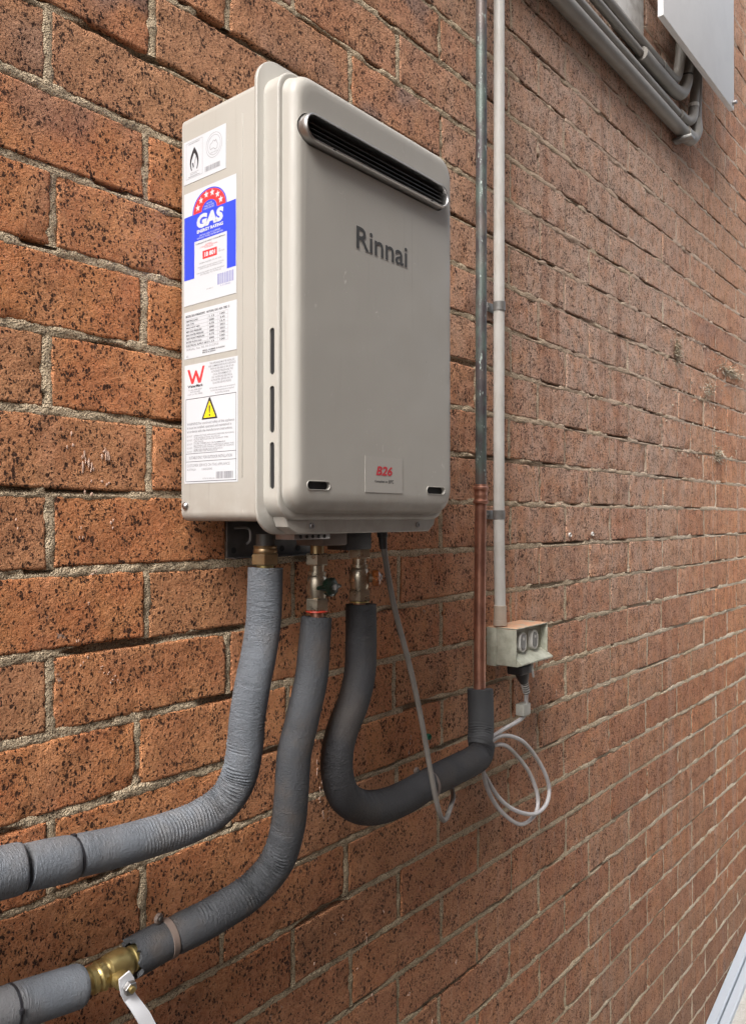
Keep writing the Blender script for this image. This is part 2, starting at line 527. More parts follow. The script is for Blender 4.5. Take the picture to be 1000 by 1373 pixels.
def tube(name, pts, rad, mat, parent=None, step=.01, seg=20, wrinkle=0.0, wl=.006, cap=True, wr=None, radfun=None, rag=0.0, hollow=0.0):
    """pts: x,y,z (and optionally radius as 4th) control points"""
    P4 = [tuple(p) if len(p) == 4 else (*p, rad) for p in pts]
    C = catmull(P4, step)
    P, rr = C[:, :3], C[:, 3].copy()
    n = len(P)
    T = np.gradient(P, axis=0)
    T /= np.linalg.norm(T, axis=1)[:, None]
    s = np.concatenate([[0], np.cumsum(np.linalg.norm(np.diff(P, axis=0), axis=1))])
    a = np.array(Vector(T[0]).orthogonal().normalized())
    verts, uvv = [], []
    K = np.zeros((n, 3))
    K[1:-1] = (T[2:] - T[:-2]) / np.maximum(1e-6, (s[2:] - s[:-2]))[:, None]
    for _ in range(3):
        K[1:-1] = (K[2:] + K[:-2] + 2 * K[1:-1]) / 4
    if radfun is not None:
        rr = rr * np.array([radfun(q, s[-1]) for q in s])
    th = np.arange(seg) / seg * 2 * math.pi
    for i in range(n):
        t = T[i]
        a = a - t * (a @ t); a /= np.linalg.norm(a)
        b = np.cross(t, a)
        D = np.cos(th)[:, None] * a + np.sin(th)[:, None] * b
        r = np.full(seg, rr[i])
        if wrinkle:
            kk = np.clip((D @ K[i]) / 7.0 + .10, 0, 1)      # inner side of a bend folds
            if wr is not None:
                kk = kk * max(0.0, min(1.0, (s[i] - wr[0]) / .02, (wr[1] - s[i]) / .02))
            ph = 2 * math.pi * s[i] / wl + 1.6 * np.sin(3 * th + s[i] * 60) + 1.1 * np.sin(2 * th - s[i] * 140)
            am = .35 + 1.3 * vnoise(np.full(seg, s[i] * 150), np.abs(th - math.pi) * 1.6, 3)
            r = r + wrinkle * kk * am * np.sin(ph) - wrinkle * .7 * kk
        verts.append(P[i] + D * r[:, None])
    if rag:
        for e in (0, n - 1):
            off = np.array([random.uniform(-rag, rag) for _ in range(seg)])
            verts[e] = verts[e] + T[e] * off[:, None]
    V = np.concatenate(verts)
    faces = []
    for i in range(n - 1):
        for j in range(seg):
            q = (j + 1) % seg
            faces.append((i * seg + j, i * seg + q, (i + 1) * seg + q, (i + 1) * seg + j))
    if cap:
        if hollow:
            for e, sgn in ((0, 1), (n - 1, -1)):
                base = len(V)
                inner = P[e] + (V[e * seg:(e + 1) * seg] - P[e]) * hollow
                deep = inner + T[e] * sgn * .012
                V = np.concatenate([V, inner, deep])
                for j in range(seg):
                    q = (j + 1) % seg
                    f1 = (e * seg + j, base + j, base + q, e * seg + q)
                    f2 = (base + j, base + seg + j, base + seg + q, base + q)
                    if sgn < 0: f1, f2 = f1[::-1], f2[::-1]
                    faces += [f1, f2]
                f3 = tuple(range(base + seg, base + 2 * seg))
                faces.append(f3[::-1] if sgn > 0 else f3)
        else:
            faces.append(tuple(range(seg))[::-1])
            faces.append(tuple(range((n - 1) * seg, n * seg)))
    o = mesh(name, V, faces, mat, parent, 50)
    uvl = o.data.uv_layers.new(name='UVMap')
    vi = np.empty(len(o.data.loops), np.int32); o.data.loops.foreach_get('vertex_index', vi)
    ii = np.clip(vi // seg, 0, n - 1); jj = vi % seg
    uvs = np.stack([np.abs(jj / seg * 2 - 1), s[ii]], -1)
    uvl.data.foreach_set('uv', uvs.astype(np.float32).ravel())
    return o


def rrect(cx, cz, w, h, r, n=8):
    """rounded rectangle outline in (x, z)"""
    r = max(1e-4, min(r, w / 2 - 1e-5, h / 2 - 1e-5))
    pts = []
    for qx, qz, a0 in ((1, 1, 0), (-1, 1, 90), (-1, -1, 180), (1, -1, 270)):
        ox, oz = cx + qx * (w / 2 - r), cz + qz * (h / 2 - r)
        for i in range(n + 1):
            a = R(a0 + 90 * i / n)
            pts.append((ox + r * math.cos(a), oz + r * math.sin(a)))
    return pts


def loft_rrect(name, levels, mat, parent, n=8, smooth=40, cap0=True, cap1=True):
    """levels: (y, x0, x1, z0, z1, corner radius)"""
    bm = bmesh.new()
    rings = []
    for (y, x0, x1, z0, z1, r) in levels:
        rings.append([bm.verts.new((px, y, pz)) for px, pz in rrect((x0 + x1) / 2, (z0 + z1) / 2, x1 - x0, z1 - z0, r, n)])
    N = len(rings[0])
    for a, b in zip(rings, rings[1:]):
        for i in range(N):
            bm.faces.new((a[i], a[(i + 1) % N], b[(i + 1) % N], b[i]))
    if cap0: bm.faces.new(rings[0])
    if cap1: bm.faces.new(rings[-1])
    return bmobj(name, bm, mat, parent, smooth)


class Frame:
    """flat frame: a to the right, b up, n out of the surface"""
    def __init__(s, o, a, b):
        s.o, s.a, s.b = Vector(o), Vector(a), Vector(b)
        s.n = s.a.cross(s.b)

    def p(s, u, v, h=0.0):
        return s.o + s.a * u + s.b * v + s.n * h

    def mat(s, u, v, h):
        mm = Matrix((s.a, s.b, s.n)).transposed().to_4x4()
        mm.translation = s.p(u, v, h)
        return mm


def flat(name, fr, polys, h, mat, parent):
    verts, faces = [], []
    for poly in polys:
        k = len(verts)
        verts += [fr.p(u, v, h) for u, v in poly]
        faces.append(tuple(range(k, k + len(poly))))
    return mesh(name, verts, faces, mat, parent)


def rect(u0, v0, u1, v1):
    return [(u0, v0), (u1, v0), (u1, v1), (u0, v1)]


def text(name, fr, body, u0, v0, u1, v1, h, mat, parent, bold=0.0, shear=0.0, align='LEFT', thick=0.0, keep=False, line=1.0):
    """text fitted to the rectangle u0..u1, v0..v1 of the frame"""
    cu = bpy.data.curves.new(name, 'FONT')
    cu.body = body
    cu.size = 1.0
    cu.offset = bold
    cu.shear = shear
    cu.align_x = align
    cu.extrude = 0
    cu.space_line = line
    cu.resolution_u = 3
    to = bpy.data.objects.new(name, cu)
    me = bpy.data.meshes.new_from_object(to)
    bpy.data.objects.remove(to)
    n = len(me.vertices)
    co = np.empty(n * 3); me.vertices.foreach_get('co', co); co = co.reshape(-1, 3)
    mn, mx = co.min(0), co.max(0)
    sx = (u1 - u0) / (mx[0] - mn[0]); sy = (v1 - v0) / (mx[1] - mn[1])
    U = u0 + (co[:, 0] - mn[0]) * sx; V = v0 + (co[:, 1] - mn[1]) * sy
    W = np.array(fr.o)[None] + U[:, None] * np.array(fr.a) + V[:, None] * np.array(fr.b) + h * np.array(fr.n)
    me.vertices.foreach_set('co', W.astype(np.float32).ravel())
    me.update()
    me.name = name
    if thick:
        bm = bmesh.new(); bm.from_mesh(me)
        r = bmesh.ops.extrude_face_region(bm, geom=bm.faces[:])
        for v in r['geom']:
            if isinstance(v, bmesh.types.BMVert):
                v.co += fr.n * thick
        bm.to_mesh(me); bm.free()
    return link(name, me, mat, parent)


def star(cx, cy, r, rot=0.0, ratio=.42):
    return [(cx + (r if i % 2 == 0 else r * ratio) * math.sin(rot + i * math.pi / 5),
             cy + (r if i % 2 == 0 else r * ratio) * math.cos(rot + i * math.pi / 5)) for i in range(10)]


def arc_band(cx, cy, r0, r1, a0, a1, n=24, sy=1.0):
    o = [(cx + r1 * math.cos(R(a0 + (a1 - a0) * i / n)), cy + sy * r1 * math.sin(R(a0 + (a1 - a0) * i / n))) for i in range(n + 1)]
    i_ = [(cx + r0 * math.cos(R(a0 + (a1 - a0) * i / n)), cy + sy * r0 * math.sin(R(a0 + (a1 - a0) * i / n))) for i in range(n + 1)]
    return [[o[k], o[k + 1], i_[k + 1], i_[k]] for k in range(n)]


def barcode(name, fr, u0, v0, u1, v1, h, mat, parent):
    polys, u = [], u0
    while u < u1:
        wv = random.choice((.0005, .0008, .0012))
        polys.append(rect(u, v0, min(u + wv, u1), v1))
        u += wv + random.choice((.0005, .0007, .0011))
    return flat(name, fr, polys, h, mat, parent)


def vnoise(x, y, seed=0):
    xi, yi = np.floor(x).astype(np.int64), np.floor(y).astype(np.int64)
    xf, yf = x - xi, y - yi
    xf = xf * xf * (3 - 2 * xf); yf = yf * yf * (3 - 2 * yf)

    def hsh(a, b):
        h = (a * 374761393 + b * 668265263 + seed * 1442695041) & 0xffffffff
        h = ((h ^ (h >> 13)) * 1274126177) & 0xffffffff
        return ((h ^ (h >> 16)) & 0xffff) / 65535.0
    return ((hsh(xi, yi) * (1 - xf) + hsh(xi + 1, yi) * xf) * (1 - yf) + (hsh(xi, yi + 1) * (1 - xf) + hsh(xi + 1, yi + 1) * xf) * yf)


def fbm(x, y, seed=0, o=3):
    v, a, t = 0, 1.0, 0
    for i in range(o):
        v = v + a * vnoise(x * 2 ** i, y * 2 ** i, seed + i); t += a; a *= .5
    return v / t


# ------------------------------------------------------------------ ground
def slope(x):
    return -.040 + .245 * max(0.0, min(x, 5.5) - 2.4)


bm = bmesh.new()
xs = [-60, -8, -3, 0, 2.4, 4, 5.5, 20, 60]
ys = [-60, -12, -4, -1.6, -.6, 0.3]
vv = [[bm.verts.new((x, y, slope(max(-8, min(8, x))))) for y in ys] for x in xs]
for i in range(len(xs) - 1):
    for j in range(len(ys) - 1):
        bm.faces.new((vv[i][j], vv[i + 1][j], vv[i + 1][j + 1], vv[i][j + 1]))
tag(bmobj('path', bm, M['asphalt']), kind='structure')
bm = bmesh.new()
sl = [[bm.verts.new((x, y, slope(x) + .012)) for y in (-1.84, -.004)] for x in (1.6, 2.4, 3, 4, 5.5, 8)]
for a_, b_ in zip(sl, sl[1:]):
    bm.faces.new((a_[0], b_[0], b_[1], a_[1]))
r_ = bmesh.ops.extrude_face_region(bm, geom=bm.faces[:])
for v in r_['geom']:
    if isinstance(v, bmesh.types.BMVert): v.co.z -= .010
tag(bmobj('pavement', bm, M['ground']), kind='structure')

# ------------------------------------------------------------------ brick wall
P_BED, P_BR = .0857, .2392
BED0 = 2.0745
wall = empty('brick_wall', (1.7, 0, 0), 'weathered orange red brick wall with sandy mortar joints running into the distance', 'wall')
rng = np.random.default_rng(3)
bricks = []
for n in range(-28, 27):
    z1 = BED0 - n * P_BED
    z0 = z1 - P_BED
    if n > 12:
        z1 -= 0.0011 * 0
    base = .545 if n % 2 == 0 else .425
    drift = rng.normal(0, .004)
    k = -6
    while True:
        xa = base + k * P_BR + drift + (0.004 * (k - 0) if 0 else 0)
        if xa > 7.0: break
        bricks.append([n, k, xa, xa + P_BR, z0, z1])
        k += 1


def project(x, y, z):
    d = Vector((x, y, z)) - CAM
    wz = d.dot(fw)
    return 500 + 1065 * d.dot(rt) / wz, 686.5 - 1065 * d.dot(upv) / wz, wz


def seen_size(b):
    cx, cz = (b[2] + b[3]) / 2, (b[4] + b[5]) / 2
    dx = cx - CAM.x
    if b[3] < .33: return 0
    u, v, wz = project(max(cx, .4), 0, cz)
    u1, v1, w1 = project(max(b[3], .36), 0, cz)
    if u1 < -5 or wz < .2: return 0
    if v > 1373 + 60 * 1.2 / wz or v < -60 * 1.2 / wz or u > 1012: return 0
    return 1 / wz ** 3


order = sorted(bricks, key=lambda b: -seen_size(b))
shown = order[:300]
rest = order[300:]


def brick_arrays(b, nx, nz, seed):
    n, k, xa, xb, z0, z1 = b
    j = .0046
    far = min(1, max(0, (xa - 1.1) / 1.0))
    jz = j * (1 - .22 * far)
    r = np.random.default_rng(seed)
    x0, x1 = xa + j + r.uniform(-.0012, .0012), xb - j + r.uniform(-.0012, .0012)
    zz0, zz1 = z0 + jz + r.uniform(-.001, .0012), z1 - jz + r.uniform(-.0012, .001)
    u = np.linspace(0, 1, nx + 1); v = np.linspace(0, 1, nz + 1)
    bev = .0014 - .0004 * far
    w_, h_ = x1 - x0, zz1 - zz0
    # tight rings close to the arris keep the face flat and the edge crisp
    u[1], u[-2] = bev / w_, 1 - bev / w_
    v[1], v[-2] = bev / h_, 1 - bev / h_
    u[2], u[-3] = 2.4 * bev / w_, 1 - 2.4 * bev / w_
    v[2], v[-3] = 2.4 * bev / h_, 1 - 2.4 * bev / h_
    U, V = np.meshgrid(u, v, indexing='ij')
    X = x0 + U * w_; Z = zz0 + V * h_
    sk = r.normal(0, .0012); tl = r.normal(0, .002)
    Z = Z + (U - .5) * sk
    so = seed * 3.7
    edge = np.minimum(np.minimum(U * w_, (1 - U) * w_), np.minimum(V * h_, (1 - V) * h_))
    # ragged outline
    amp = np.exp(-edge / .006)
    X = X + amp * (fbm(X * 90 + so, Z * 90, seed) - .5) * .0032
    Z = Z + amp * (fbm(X * 90 + 50 + so, Z * 90, seed + 9) - .5) * .0032
    Y = -.0012 - r.uniform(0, .0013) + (U - .5) * tl * .6
    Y = Y + (fbm(X * 28 + so, Z * 28, seed + 5, 3) - .5) * .0020
    Y = Y + (fbm(X * 190 + so, Z * 190, seed + 6, 2) - .5) * .0013
    Y = Y + np.where(edge < 1e-6, .0012, 0) + amp * np.maximum(0, fbm(X * 45 + so, Z * 45, seed + 8) - .56) * .016
    nV = (nx + 1) * (nz + 1)
    verts = np.stack([X, Y, Z], -1).reshape(-1, 3)
    idx = np.arange(nV).reshape(nx + 1, nz + 1)
    q = np.stack([idx[:-1, :-1], idx[1:, :-1], idx[1:, 1:], idx[:-1, 1:]], -1).reshape(-1, 4)
    loop = np.concatenate([idx[:, 0], idx[-1, 1:], idx[-2::-1, -1], idx[0, -2:0:-1]])
    back = verts[loop].copy(); back[:, 1] = .016
    L = len(loop)
    bi = nV + np.arange(L)
    l2 = np.roll(loop, -1); b2 = np.roll(bi, -1)
    side = np.stack([loop, bi, b2, l2], -1)
    verts = np.concatenate([verts, back])
    return verts, np.concatenate([q, side])


def np_mesh(name, V, F, attrs=()):
    me = bpy.data.meshes.new(name)
    me.vertices.add(len(V)); me.vertices.foreach_set('co', V.astype(np.float32).ravel())
    me.loops.add(F.size); me.loops.foreach_set('vertex_index', F.astype(np.int32).ravel())
    me.polygons.add(len(F))
    me.polygons.foreach_set('loop_start', (np.arange(len(F)) * 4).astype(np.int32))
    me.update(calc_edges=True)
    me.validate()
    return me


def tone_attr(me, T):
    a = me.color_attributes.new('tone', 'FLOAT_COLOR', 'POINT')
    a.data.foreach_set('color', T.astype(np.float32).ravel())


def tone_of(b, seed):
    r = np.random.default_rng(seed + 77)
    t1, t2, t3 = r.uniform(0, 1, 3)
    if b[5] > 2.12 and b[2] < 1.0: t1 = .4 + .6 * t1
    return (t1, t2 ** 1.5, t3, 1)


for i, b in enumerate(shown):
    sz = project((b[2] + b[3]) / 2, 0, (b[4] + b[5]) / 2)[2]
    if sz < 1.25: nx, nz = 46, 17
    elif sz < 1.9: nx, nz = 26, 10
    else: nx, nz = 14, 9
    seed = 1000 + i
    V, F = brick_arrays(b, nx, nz, seed)
    c = np.array([(b[2] + b[3]) / 2, 0, (b[4] + b[5]) / 2])
    me = np_mesh('brick', V - c, F)
    tone_attr(me, np.tile(np.array(tone_of(b, seed)), (len(V), 1)))
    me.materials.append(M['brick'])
    o = bpy.data.objects.new('brick', me)
    COL.objects.link(o)
    o.location = c
    o.parent = wall
    o.matrix_parent_inverse = Matrix.Translation(-wall.location)
    me.shade_smooth(); me.set_sharp_from_angle(angle=R(55))

VV, FF, TT, nv = [], [], [], 0
for i, b in enumerate(rest):
    seed = 5000 + i
    nx, nz = (9, 7)
    V, F = brick_arrays(b, nx, nz, seed)
    VV.append(V); FF.append(F + nv); nv += len(V)
    TT.append(np.tile(np.array(tone_of(b, seed)), (len(V), 1)))
me = np_mesh('distant_bricks', np.concatenate(VV), np.concatenate(FF))
tone_attr(me, np.concatenate(TT))
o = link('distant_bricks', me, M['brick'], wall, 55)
tag(o, kind='stuff')

# mortar: bed joints and perpends, each its own strip of rough geometry in front of a recessed backing
VV, FF, AA, nv = [], [], [], 0


def strip(A, B, Zs, seed, horizontal=True, far=0):
    global nv
    U, V = np.meshgrid(A, np.linspace(0, 1, len(B)), indexing='ij')
    Bc = np.broadcast_to(B[None, :], U.shape)
    X, Z = (U, Bc) if horizontal else (Bc, U)
    ed = 1 - np.abs(V * 2 - 1)
    Y = -.0010 + .0042 * (fbm(X * 55, Z * 75, seed, 3) - .45) + .0022 * np.abs(V * 2 - 1) ** 3
    Y = Y + .0015 * (fbm(X * 330, Z * 330, seed + 3, 2) - .5)
    if horizontal:
        fx = np.clip((X - .9) / .6, 0, 1)
        # struck, crumbled top edge leaves a dark line under the brick above
        lost = fbm(X * (9 + 3 * (1 - fx)), Z * 11 + 3, seed + 5, 4) + .16 * fx * np.clip((Z - 1.0) * .7, 0, 1)
        wgt = np.clip((V - .42) / .25, 0, 1)
        vd = np.clip((lost - .655 - .005 * fx) / .04, 0, 1) * wgt
        deep = np.clip((fbm(X * 6 + 31, Z * 40, seed + 8, 2) - .70) / .04, 0, 1)
        vd = np.clip(vd + deep * (1 - .7 * fx), 0, 1)
        Y = Y + vd * (.003 + .009 * fbm(X * 40, Z * 60, 4, 2))
        # slightly smeared, proud mortar elsewhere
        Y = Y - .002 * fx * (1 - vd) * fbm(X * 22, Z * 40, 9, 2)
    else:
        vd = np.clip((fbm(X * 50, Z * 40, seed + 5, 2) - .78) / .05, 0, 1)
        Y = Y + vd * .004
    nn = U.size
    idx = np.arange(nn).reshape(U.shape) + nv
    q = np.stack([idx[:-1, :-1], idx[1:, :-1], idx[1:, 1:], idx[:-1, 1:]], -1).reshape(-1, 4)
    if not horizontal: q = q[:, ::-1]
    VV.append(np.stack([X, Y, Z], -1).reshape(-1, 3)); FF.append(q); AA.append(vd.ravel()); nv += nn


xs = np.concatenate([np.arange(-.9, .3, .03), np.arange(.3, 1.5, .0028), np.arange(1.5, 3.3, .0056), np.arange(3.3, 7.2, .04)])
for n in range(-28, 28):
    z = BED0 - n * P_BED
    strip(xs, np.linspace(z - .0078, z + .0078, 9), None, 11)
for b in bricks:
    if b[2] < -.8: continue
    near = .3 < b[2] < 3.3
    A = np.linspace(b[4] + .0035, b[5] - .0035, 26 if b[2] < 1.6 and near else 8)
    strip(A, np.linspace(b[2] - .0078, b[2] + .0078, 7 if near else 3), None, 17, False)
V = np.concatenate(VV); F = np.concatenate(FF)
me = np_mesh('mortar', V, F)
at = me.attributes.new('void', 'FLOAT', 'POINT')
at.data.foreach_set('value', np.concatenate(AA).astype(np.float32))
link('mortar', me, M['mortar'], wall, 80)
box('wall_core', (-.95, .0165, slope(-1) - .3), (7.2, .22, BED0 + 28 * P_BED), M['mortar'], wall)

# old mortar splashed on the faces
SPL = [(.448, 1.702, .004, .008), (.463, 1.690, .0035, .014), (.470, 1.678, .004, .019), (.473, 1.663, .003, .01), (.492, 1.693, .004, .009),
       (.493, 1.676, .004, .02), (.492, 1.660, .005, .006), (.4725, 1.646, .004, .006), (.499, 1.615, .004, .006), (.461, 1.598, .002, .007),
       (.474, 1.557, .003, .004), (.470, 1.525, .003, .003), (.460, 1.488, .004, .004), (.466, 1.462, .003, .008), (.486, 1.453, .004, .004),
       (.495, 1.446, .004, .003), (.502, 1.440, .005, .004), (.507, 1.434, .003, .003), (.39, 1.608, .002, .006)]
for z_, x_ in ((1.225, 1.05), (1.20, 1.052), (1.26, .83), (1.23, .84), (1.212, .838), (1.19, .845), (1.252, 1.055)):
    SPL.append((x_, z_, .003, .010))
for _ in range(46):
    SPL.append((random.uniform(.8, 2.0), random.uniform(.75, 1.25), .0022, random.uniform(.004, .014)))
for _ in range(20):
    SPL.append((random.uniform(1.35, 2.6), random.uniform(1.5, 2.2), .004, random.uniform(.004, .008)))
bm = bmesh.new()
for (x, z, a, bb) in SPL:
    for rep in range(3):
        cx, cz = x + random.gauss(0, a * .7), z + random.gauss(0, bb * .6)
        r0 = bmesh.ops.create_icosphere(bm, subdivisions=2, radius=1)
        sa, sb = a * random.uniform(.15, .38), bb * random.uniform(.12, .36)
        for v in r0['verts']:
            nn = 1 + .45 * (math.sin(v.co.x * 9 + cx * 900) * math.cos(v.co.z * 7 + cz * 700))
            v.co = Vector((cx + v.co.x * sa * nn, -.0022 + v.co.y * .0008, cz + v.co.z * sb * nn))
o = bmobj('mortar_splashes', bm, M['lime'], wall, 60)
tag(o, kind='stuff')

# crumbled mortar lumps clinging to the eroded joints further along
bm = bmesh.new()
rr_ = random.Random(41)
for i in range(150):
    t_ = rr_.random()
    cx = 2.15 + .85 * t_ + rr_.gauss(0, .02)
    base_ = rr_.choice((2.1600, 2.0745, 1.9888, 1.9031, 1.8174))
    cz = base_ + rr_.gauss(-.004, .006) if rr_.random() < .75 else rr_.uniform(1.80, 2.14)
    r0 = bmesh.ops.create_icosphere(bm, subdivisions=1, radius=1)
    sa, sb, sc_ = rr_.uniform(.003, .012), rr_.uniform(.002, .006), rr_.uniform(.0008, .0022)
    for v in r0['verts']:
        nn = rr_.uniform(.6, 1.3)
        v.co = Vector((cx + v.co.x * sa * nn, -.002 + v.co.y * sc_ * nn, cz + v.co.z * sb * nn))
o = bmobj('mortar_crumbs', bm, M['mortar'], wall, 60)
tag(o, kind='stuff')

# unseen far wall of the alley, shaped to block sky behind the photographer
opp = box('unseen_alley_wall', (-1.6, -1.75, -.7), (2.7, -1.55, 4.6), M['opposite'])
tag(opp, 'plain brown unseen wall across the narrow alley, shaped to block frontal sky', 'wall')

# ------------------------------------------------------------------ water heater
HX0, HX1 = .586, .903
heater = empty('water_heater', (.745, -.012, 1.612),
               'beige wall mounted gas water heater with stickers on its side and a slotted flue outlet', 'water heater')
E = M['enamel']
# case
bmc = bmesh.new()
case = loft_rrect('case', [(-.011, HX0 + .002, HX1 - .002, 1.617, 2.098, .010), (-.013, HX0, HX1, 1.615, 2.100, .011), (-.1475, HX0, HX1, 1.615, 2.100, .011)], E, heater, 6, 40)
case['label'] = 'pale beige pressed steel body behind the cover'
# shallow vertical crease pressed into the visible side
box('side_crease', (HX0 - .0006, -.1235, 1.664), (HX0 + .001, -.1215, 2.072), E, case, .0005, 2)
loft_rrect('flange', [(-.1468, .5822, .9068, 1.6015, 2.1255, .030), (-.1478, .5810, .9080, 1.6003, 2.1267, .0315),
                      (-.1512, .5810, .9080, 1.6003, 2.1267, .0315), (-.1522, .5820, .9070, 1.6013, 2.1257, .031)], E, heater, 10, 50)

# front cover : lower step, then raised door with wide soft edges
cov = []
def lev(y, ins, r, zb=0.0):
    return (y, .5905 + ins, .9015 - ins, 1.6085 + ins + zb, 2.1085 - ins, r)
cov += [lev(-.1524, 0, .026, .008), lev(-.1730, 0, .026, .008)]
for i in range(1, 6):
    a = R(90 * i / 5)
    cov.append(lev(-.1730 - .0030 * math.sin(a), .0030 * (1 - math.cos(a)), .025, .008 + .002 * i / 5))
cov.append(lev(-.1762, .0050, .024, .0105))
cov.append(lev(-.1815, .0054, .028, .0110))
for i in range(1, 9):
    a = R(90 * i / 8)
    cov.append(lev(-.1815 - .0140 * math.sin(a), .0054 + .0115 * (1 - math.cos(a)), (.028 - .006 * i / 8), .0110 + .006 * (1 - math.cos(a))))
cov.append((cov[-1][0] - .0006, cov[-1][1] + .006, cov[-1][2] - .006, cov[-1][3] + .006, cov[-1][4] - .006, .018))
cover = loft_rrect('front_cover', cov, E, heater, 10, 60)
YF = cov[-1][0]


def capsule_bm(center, a, b, n, la, lb, depth0, depth1, seg=10):
    """capsule prism: long axis a (half la), short axis b (half lb) extruded along n from depth0 to depth1"""
    bm = bmesh.new()
    c, a, b, n = map(Vector, (center, a, b, n))
    out = []
    for s in (1, -1):
        for i in range(seg + 1):
            t = R(-90 + 180 * i / seg)
            out.append((s * (la - lb + lb * math.cos(t)), s * lb * math.sin(t)))
    r0 = [bm.verts.new(c + a * p + b * q + n * depth0) for p, q in out]
    r1 = [bm.verts.new(c + a * p + b * q + n * depth1) for p, q in out]
    N = len(out)
    for i in range(N):
        bm.faces.new((r0[i], r0[(i + 1) % N], r1[(i + 1) % N], r1[i]))
    bm.faces.new(r0); bm.faces.new(r1)
    bmesh.ops.recalc_face_normals(bm, faces=bm.faces[:])
    return bm


def capsule_ring(name, center, a, b, n, la, lb, prof, mat, parent, seg=12, cap=None):
    """prof: list of (inset, height)"""
    bm = bmesh.new()
    c, a, b, n = map(Vector, (center, a, b, n))
    rings = []
    for ins, h in prof:
        l2, b2 = la - ins, lb - ins
        ring = []
        for s in (1, -1):
            for i in range(seg + 1):
                t = R(-90 + 180 * i / seg)
                ring.append(bm.verts.new(c + a * (s * (l2 - b2 + b2 * math.cos(t))) + b * (s * b2 * math.sin(t)) + n * h))
        rings.append(ring)
    N = len(rings[0])
    for r0, r1 in zip(rings, rings[1:]):
        for i in range(N):
            bm.faces.new((r0[i], r0[(i + 1) % N], r1[(i + 1) % N], r1[i]))
    if cap: bm.faces.new(rings[-1])
    return bmobj(name, bm, mat, parent, 50)


cuts = []
SLOT_Z = [(1.774, 1.825), (1.711, 1.762), (1.650, 1.701)]
for z0, z1 in SLOT_Z:
    cuts.append(((.5955, -.1660, (z0 + z1) / 2), (0, 0, 1), (0, 1, 0), (-1, 0, 0), (z1 - z0) / 2, .0036, -.012, .02))
cuts.append(((.632, YF, 1.6545), (1, 0, 0), (0, 0, 1), (0, -1, 0), .0180, .0046, -.012, .02))
cuts.append(((.8535, YF, 1.6545), (1, 0, 0), (0, 0, 1), (0, -1, 0), .0200, .0046, -.012, .02))
cuts.append(((.7365, YF, 2.041), (1, 0, 0), (0, 0, 1), (0, -1, 0), .1355, .0175, -.024, .02))
for cc in cuts:
    b2 = capsule_bm(cc[0], cc[1], cc[2], cc[3], cc[4], cc[5], cc[6], cc[7], 14)
    mc = bpy.data.meshes.new('cut'); b2.to_mesh(mc); b2.free()
    co = bpy.data.objects.new('cut', mc); COL.objects.link(co)
    md = cover.modifiers.new('b', 'BOOLEAN'); md.operation = 'DIFFERENCE'; md.solver = 'EXACT'; md.object = co
    bpy.context.view_layer.update()
    dg = bpy.context.evaluated_depsgraph_get()
    nm = bpy.data.meshes.new_from_object(cover.evaluated_get(dg))
    cover.modifiers.clear()
    old = cover.data; cover.data = nm; bpy.data.meshes.remove(old)
    bpy.data.objects.remove(co); bpy.data.meshes.remove(mc)
cover.data.name = 'front_cover'
cover.data.shade_smooth(); cover.data.set_sharp_from_angle(angle=R(35))
wn = cover.modifiers.new('weighted', 'WEIGHTED_NORMAL'); wn.keep_sharp = True; wn.weight = 80
for z0, z1 in SLOT_Z:
    bmobj('vent_slot', capsule_bm((.5960, -.1660, (z0 + z1) / 2), (0, 0, 1), (0, 1, 0), (-1, 0, 0), (z1 - z0) / 2 - .0001, .0035, .0010, .0040), M['dark_hole'], cover)
for cx, hl in ((.632, .0180), (.8535, .0200)):
    capsule_ring('slot_rim', (cx, YF, 1.6545), (1, 0, 0), (0, 0, 1), (0, -1, 0), hl + .0008, .0054, [(0, -.0002), (.0003, .0006), (.0009, .0006), (.0012, -.003)], E, cover)
    bmobj('lower_slot', capsule_bm((cx, YF, 1.6545), (1, 0, 0), (0, 0, 1), (0, -1, 0), hl - .0001, .0045, -.0070, -.0045), M['dark_hole'], cover)

# flue outlet: steel trough with rim, dark mouth and an inner baffle
fl = capsule_ring('flue_outlet', (.7365, YF, 2.041), (1, 0, 0), (0, 0, 1), (0, -1, 0), .1342, .0160,
                  [(.0003, -.012), (.0, .0035), (.0007, .0080), (.0016, .0096), (.0026, .0098), (.0032, .0092), (.0035, .0080), (.0040, -.016), (.0044, -.018)], M['chrome'], heater, 16, True)
bmobj('flue_mouth', capsule_bm((.7365, YF, 2.041), (1, 0, 0), (0, 0, 1), (0, -1, 0), .1300, .0120, -.0165, -.0035), M['dark_metal'], fl)
for bz_ in (2.0350, 2.0402, 2.0454):
    box('baffle', (.612, YF - .0045, bz_), (.861, YF + .0030, bz_ + .0010), M['zinc_dark_slat'], fl, .0003)
for sx in (.645, .83):
    box('rivet', (sx, YF - .0106, 2.0262), (sx + .004, YF - .0020, 2.0275), M['dark_metal'], fl, .0003)

